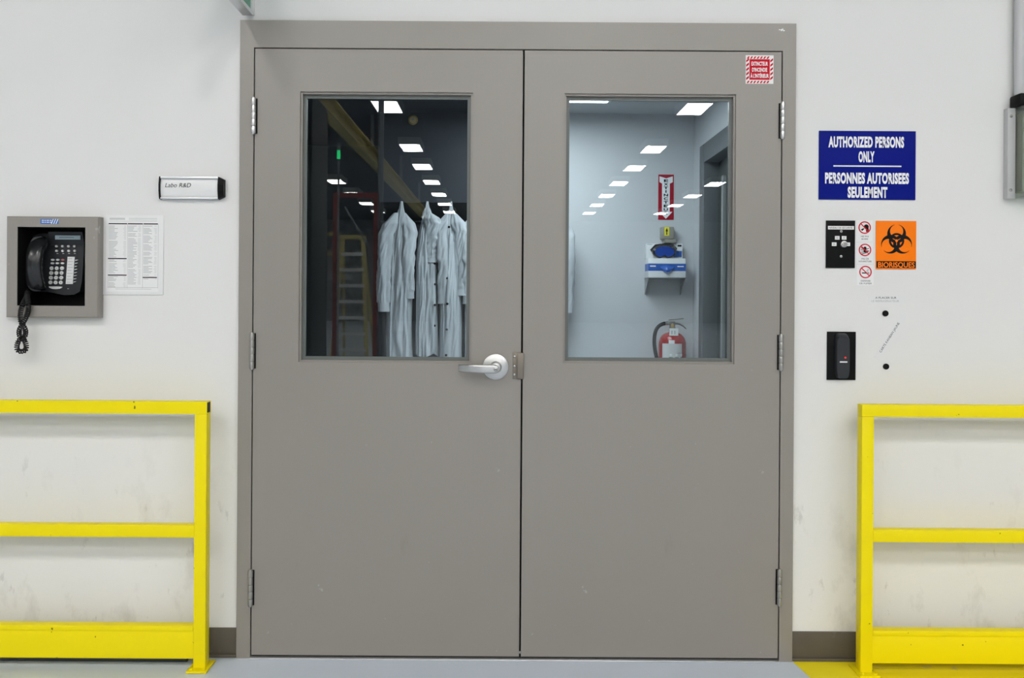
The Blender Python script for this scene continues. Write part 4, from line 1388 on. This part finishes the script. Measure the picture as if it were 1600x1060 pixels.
b.box(q1 - 0.055, q1 - 0.004, YB - 0.0556, YB - 0.055, cz1 + 0.012, cz1 + 0.05, 'blue_box')
b.build('lettering', s, smooth=0)
gc = W(1037.5, 392, YB - 0.10)
s = thing('safety_goggles', (gc[0], YB - 0.10, cz1), 'blue tinted safety goggles lying on top of the glove carton', 'goggles')
b = MB()
zc_ = cz1 + 0.040
def gog(u, v):
    a = 2 * PI * u
    k = [1.0, 1.06, 1.0, 0.86][min(3, int(round(v * 3)))]
    d = [0.0, -0.014, -0.030, -0.037][min(3, int(round(v * 3)))]
    x = 0.070 * k * math.cos(a)
    z = 0.040 * k * math.sin(a) * (1 - 0.0 * math.cos(a))
    if math.sin(a) < 0:
        z += 0.014 * math.exp(-(math.cos(a) / 0.22) ** 2)
    return Vector((gc[0] + x, YB - 0.085 + d - 0.008 * math.cos(a) ** 2 * 0, zc_ + z))
b.grid(gog, 48, 3, 'black_gloss', True)
b.build('frame', s)
b = MB().prism([(gc[0] + 0.061 * math.cos(2 * PI * i / 40), zc_ + 0.034 * math.sin(2 * PI * i / 40) + (0.014 * math.exp(-(math.cos(2 * PI * i / 40) / 0.22) ** 2) if math.sin(2 * PI * i / 40) < 0 else 0)) for i in range(40)], YB - 0.121, YB - 0.118, 'blue_lens')
b.build('lens', s)
b = MB().tube([(gc[0] + 0.066, YB - 0.09, zc_), (gc[0] + 0.078, YB - 0.075, zc_ + 0.022), (gc[0] + 0.060, YB - 0.066, zc_ + 0.044), (gc[0] + 0.02, YB - 0.064, zc_ + 0.05), (gc[0] - 0.045, YB - 0.064, zc_ + 0.042), (gc[0] - 0.074, YB - 0.075, zc_ + 0.012), (gc[0] - 0.066, YB - 0.09, zc_)], 0.008, 'phone', seg=8, flat=0.4)
b.build('strap', s)

# fire extinguisher hung on the wall
er = 0.083
ey = YB - er - 0.02
ex_, etz = W(1050.5, 519.5, ey)
s = thing('fire_extinguisher', (ex_, ey, 0.55), 'red fire extinguisher hung low on the lab wall behind the right-hand glass', 'fire extinguisher')
prof = [(0.0, -0.48), (0.07, -0.48), (0.081, -0.472), (er, -0.45), (er, -0.075), (er * .985, -0.06), (er * .93, -0.042), (er * .83, -0.026), (er * .68, -0.013), (er * .5, -0.005), (er * .3, 0.0), (0.02, 0.002), (0.02, 0.02)]
MB().lathe(prof, (ex_, ey, etz), 'red_tank', 48).build('cylinder', s, smooth=50)
def lab_(u, v):
    a = -PI / 2 - 0.98 + 1.55 * u
    return Vector((ex_ + (er + 0.0007) * math.cos(a), ey + (er + 0.0007) * math.sin(a), etz - 0.066 - 0.36 * v))
b = MB().grid(lab_, 24, 1, 'lightink')
def strip(a0, a1, z0, z1, m_):
    b.grid(lambda u, v: Vector((ex_ + (er + 0.0013) * math.cos(a0 + (a1 - a0) * u), ey + (er + 0.0013) * math.sin(a0 + (a1 - a0) * u), etz - z0 - (z1 - z0) * v)), 8, 1, m_)
for i in range(3):
    strip(-PI / 2 - 0.42 + 0.42 * i, -PI / 2 - 0.15 + 0.42 * i, 0.148, 0.165, 'ink')
    strip(-PI / 2 - 0.36 + 0.40 * i, -PI / 2 - 0.22 + 0.40 * i, 0.128, 0.140, 'paper')
strip(-PI / 2 + 0.18, -PI / 2 + 0.50, 0.120, 0.126, 'greyink')
strip(-PI / 2 - 0.45, -PI / 2 - 0.03, 0.045, 0.066, 'paper')
b.build('instruction_label', s, smooth=60, label='grey printed label')
b = MB().cyl((ex_, ey, etz + 0.012), (ex_, ey, etz + 0.055), 0.021, 'mid_grey', r1=0.017, seg=24, bev=0.002)
b.box(ex_ - 0.03, ex_ + 0.016, ey - 0.014, ey + 0.014, etz + 0.045, etz + 0.068, 'hinge_dull', 0.003)
b.cyl((ex_ - 0.002, ey - 0.015, etz + 0.04), (ex_ - 0.002, ey - 0.026, etz + 0.04), 0.013, 'brass', seg=24, bev=0.001)
vv = b.build('valve', s)
MB().bar((ex_ - 0.022, ey, etz + 0.075), (ex_ + 0.068, ey, etz + 0.084), 0.020, 0.006, 'satin', 0.002).build('top_lever', vv)
MB().tube([(ex_ + 0.010, ey, etz + 0.055), (ex_ + 0.04, ey, etz + 0.052), (ex_ + 0.065, ey, etz + 0.040), (ex_ + 0.085, ey, etz + 0.022)], [0.010, 0.009, 0.008, 0.006], 'hinge_dull', seg=10, flat=0.6).build('carry_handle', vv)
hose = [(ex_ - 0.025, ey, etz + 0.055), (ex_ - 0.055, ey - 0.002, etz + 0.052), (ex_ - 0.085, ey - 0.005, etz + 0.036), (ex_ - 0.104, ey - 0.008, etz + 0.005), (ex_ - 0.112, ey - 0.01, etz - 0.045), (ex_ - 0.108, ey - 0.01, etz - 0.105), (ex_ - 0.097, ey - 0.01, etz - 0.16), (ex_ - 0.092, ey - 0.01, etz - 0.24), (ex_ - 0.092, ey - 0.01, etz - 0.34)]
hv = [Vector(p) for p in hose]
MB().tube([interp(hv, i / 40) for i in range(41)], 0.0115, 'rubber', seg=14).build('hose', s)
MB().cyl((ex_ - 0.022, ey, etz + 0.056), (ex_ - 0.045, ey - 0.001, etz + 0.054), 0.0125, 'satin', seg=18).build('hose_ferrule', s)
MB().box(ex_ - 0.030, ex_ + 0.024, ey - 0.062, ey - 0.060, etz - 0.018, etz + 0.026, 'paper').box(ex_ - 0.018, ex_ - 0.012, ey - 0.0626, ey - 0.0615, etz - 0.01, etz + 0.012, 'greyink').box(ex_, ex_ + 0.006, ey - 0.0626, ey - 0.0615, etz - 0.01, etz + 0.012, 'greyink').build('inspection_tag', s, smooth=0, label='white paper inspection tag')
MB().box(ex_ - 0.03, ex_ + 0.03, ey + er - 0.003, YB, etz - 0.30, etz - 0.02, 'mid_grey').build('wall_bracket', s)

# ------------------------------------------------------------------ the hall, seen mirrored in the glass
H1 = 4.3
first = thing('hall_light', (0, 0, HCEIL), 'rectangular troffer light on the hall ceiling', 'light', 'troffer lights on the hall ceiling')
zl = CAMH + H1
MB().panel([-0.30, -0.27, 0.27, 0.30], [-0.62, -0.59, 0.59, 0.62], [(-0.27, 0.27, -0.59, 0.59)], 0, 0.05, 'white').bm.free()
b = MB()
for x0, x1, y0, y1 in ((-0.31, -0.28, -0.64, 0.64), (0.28, 0.31, -0.64, 0.64), (-0.28, 0.28, -0.64, -0.61), (-0.28, 0.28, 0.61, 0.64)):
    b.box(x0, x1, y0, y1, zl, HCEIL, 'white')
b.build('frame', first, smooth=0)
MB().box(-0.28, 0.28, -0.61, 0.61, zl + 0.01, zl + 0.03, 'hall_lamp').build('diffuser', first, smooth=0)
rows_x = [(-9.63, 'far left row'), (-6.10, 'left row'), (-2.58, 'row over the coats'), (0.95, 'middle row'), (4.30, 'row right of the middle'), (7.83, 'far right row')]
ords = ['nearest', 'second', 'third', 'fourth', 'fifth', 'sixth', 'seventh', 'eighth', 'ninth', 'tenth']
ys = [-5.5, -9.1, -12.7, -16.3, -21.5, -25.0, -28.7, -32.4, -35.9, -39.5]
n0 = True
for x, rname in rows_x:
    for o_, y in zip(ords, ys):
        lab = '%s troffer light from the doors in the %s of hall lights' % (o_, rname)
        if n0:
            first.location = (x, y, HCEIL)
            first['label'] = lab
            n0 = False
        else:
            dup(first, (x, y, HCEIL), lab)

# stepladder
ly, lx = -13.0, -2.82
s = thing('step_ladder', (lx, ly, 0), 'tall yellow step ladder with aluminium steps mirrored in the left-hand glass', 'ladder')
for sd in (-1, 1):
    MB().bar((lx + sd * 0.33, ly, 0), (lx + sd * 0.19, ly - 0.32, 2.38), 0.07, 0.03, 'hall_yellow').build('rail', s)
    MB().bar((lx + sd * 0.31, ly - 1.2, 0), (lx + sd * 0.19, ly - 0.40, 2.38), 0.05, 0.03, 'hall_yellow').build('rear_rail', s)
for i in range(7):
    z = 0.3 * (i + 1)
    f_ = z / 2.38
    hw = 0.33 + (0.19 - 0.33) * f_
    MB().box(lx - hw, lx + hw, ly - 0.32 * f_ - 0.04, ly - 0.32 * f_ + 0.05, z - 0.03, z + 0.03, 'ladder_alu').build('step', s)
MB().box(lx - 0.24, lx + 0.24, ly - 0.46, ly - 0.26, 2.38, 2.46, 'hall_yellow', 0.01).build('top_cap', s)
# red rack frame
ry = -11.0
s = thing('rack_frame', (-2.4, ry, 0), 'tall red steel rack frame mirrored in the left-hand glass', 'rack')
xa, xb, zt = -2.70, -2.04, 2.98
for x in (xa, xb):
    MB().box(x - 0.04, x + 0.04, ry - 0.04, ry + 0.04, 0, zt, 'hall_red').build('upright', s)
MB().box(xa, xb, ry - 0.03, ry + 0.03, zt - 0.08, zt, 'hall_red').build('crossbar', s)
MB().bar((xa + 0.15, ry, 2.75), (xb, ry, 1.9), 0.03, 0.03, 'hall_steel').build('brace', s)
# drop conduit
tag(MB().box(-1.30, -1.245, -6.03, -5.98, 0, HCEIL, 'hall_steel').build('drop_conduit'), 'slim grey post from floor to ceiling mirrored left of the coats', 'post')
# control cabinet
s = thing('control_cabinet', (-2.35, -6.1, 0), 'tall dark control cabinet mirrored at the left edge of the left-hand glass', 'cabinet')
MB().box(-2.75, -1.93, -6.5, -5.7, 0, 3.35, 'hall_dark', 0.01).build('body', s)
for z in (0.5, 1.45, 2.4):
    MB().box(-2.68, -2.0, -5.7, -5.69, z, z + 0.8, 'black', 0.01).build('door', s)
# signal tower
sx, sy = -2.32, -9.2
s = thing('signal_tower', (sx, sy, 0), 'slim signal pole with a green lamp mirrored in the left-hand glass', 'signal light')
MB().cyl((sx, sy, 0), (sx, sy, 3.24), 0.016, 'hall_steel', seg=12).build('pole', s)
MB().cyl((sx, sy, 3.24), (sx, sy, 3.36), 0.024, 'green_lamp', seg=20, bev=0.004).build('green_lens', s)
MB().cyl((sx, sy, 3.36), (sx, sy, 3.46), 0.024, 'hall_steel', seg=20, bev=0.004).build('cap', s)
# crane beams
s = thing('crane_beam', (-3.2, -20, 4.7), 'long dusty yellow crane beam mirrored as a diagonal above the coats', 'beam')
MB().box(-3.28, -3.05, -32, -11.5, 4.56, 4.60, 'hall_yellow').box(-3.18, -3.15, -32, -11.5, 4.60, 4.86, 'hall_yellow').box(-3.28, -3.05, -32, -11.5, 4.86, 4.90, 'hall_yellow').build('girder', s, smooth=0)
for y in (-12, -18, -24, -30):
    MB().box(-3.20, -3.13, y - 0.04, y + 0.04, 4.90, HCEIL, 'hall_steel').build('hanger', s)
# platform with yellow rails
s = thing('platform', (-5.2, -17.5, 0), 'raised grey platform with yellow rails mirrored at the left of the glass', 'platform')
MB().box(-6.2, -3.75, -18.6, -17.0, 1.72, 1.86, 'hall_steel').build('deck', s)
for x in (-6.1, -5.0, -3.85):
    MB().box(x - 0.05, x + 0.05, -17.15, -17.05, 0, 1.72, 'hall_dark').build('leg', s)
for z in (2.30, 2.76):
    MB().box(-6.2, -3.75, -17.06, -17.0, z - 0.04, z + 0.04, 'hall_yellow').build('rail', s)
for x in (-6.1, -5.2, -4.3, -3.8):
    MB().box(x - 0.03, x + 0.03, -17.06, -17.0, 1.86, 2.76, 'hall_yellow').build('post', s)
# white framed board on legs
s = thing('board_stand', (-0.95, -6.6, 0), 'white tube frame stand mirrored over the hanging coats', 'stand')
x0, x1, z0, z1 = -1.33, -0.66, 0.86, 1.46
b = MB().panel([x0, x0 + 0.035, x1 - 0.035, x1], [z0, z0 + 0.035, z1 - 0.035, z1], [(x0 + 0.035, x1 - 0.035, z0 + 0.035, z1 - 0.035)], -6.62, -6.58, 'hall_white')
b.build('frame', s, smooth=0)
for x in (x0 + 0.02, x1 - 0.02):
    MB().box(x - 0.015, x + 0.015, -6.615, -6.585, 0.03, z0, 'hall_white').box(x - 0.015, x + 0.015, -6.85, -6.35, 0, 0.03, 'hall_white').build('leg', s)
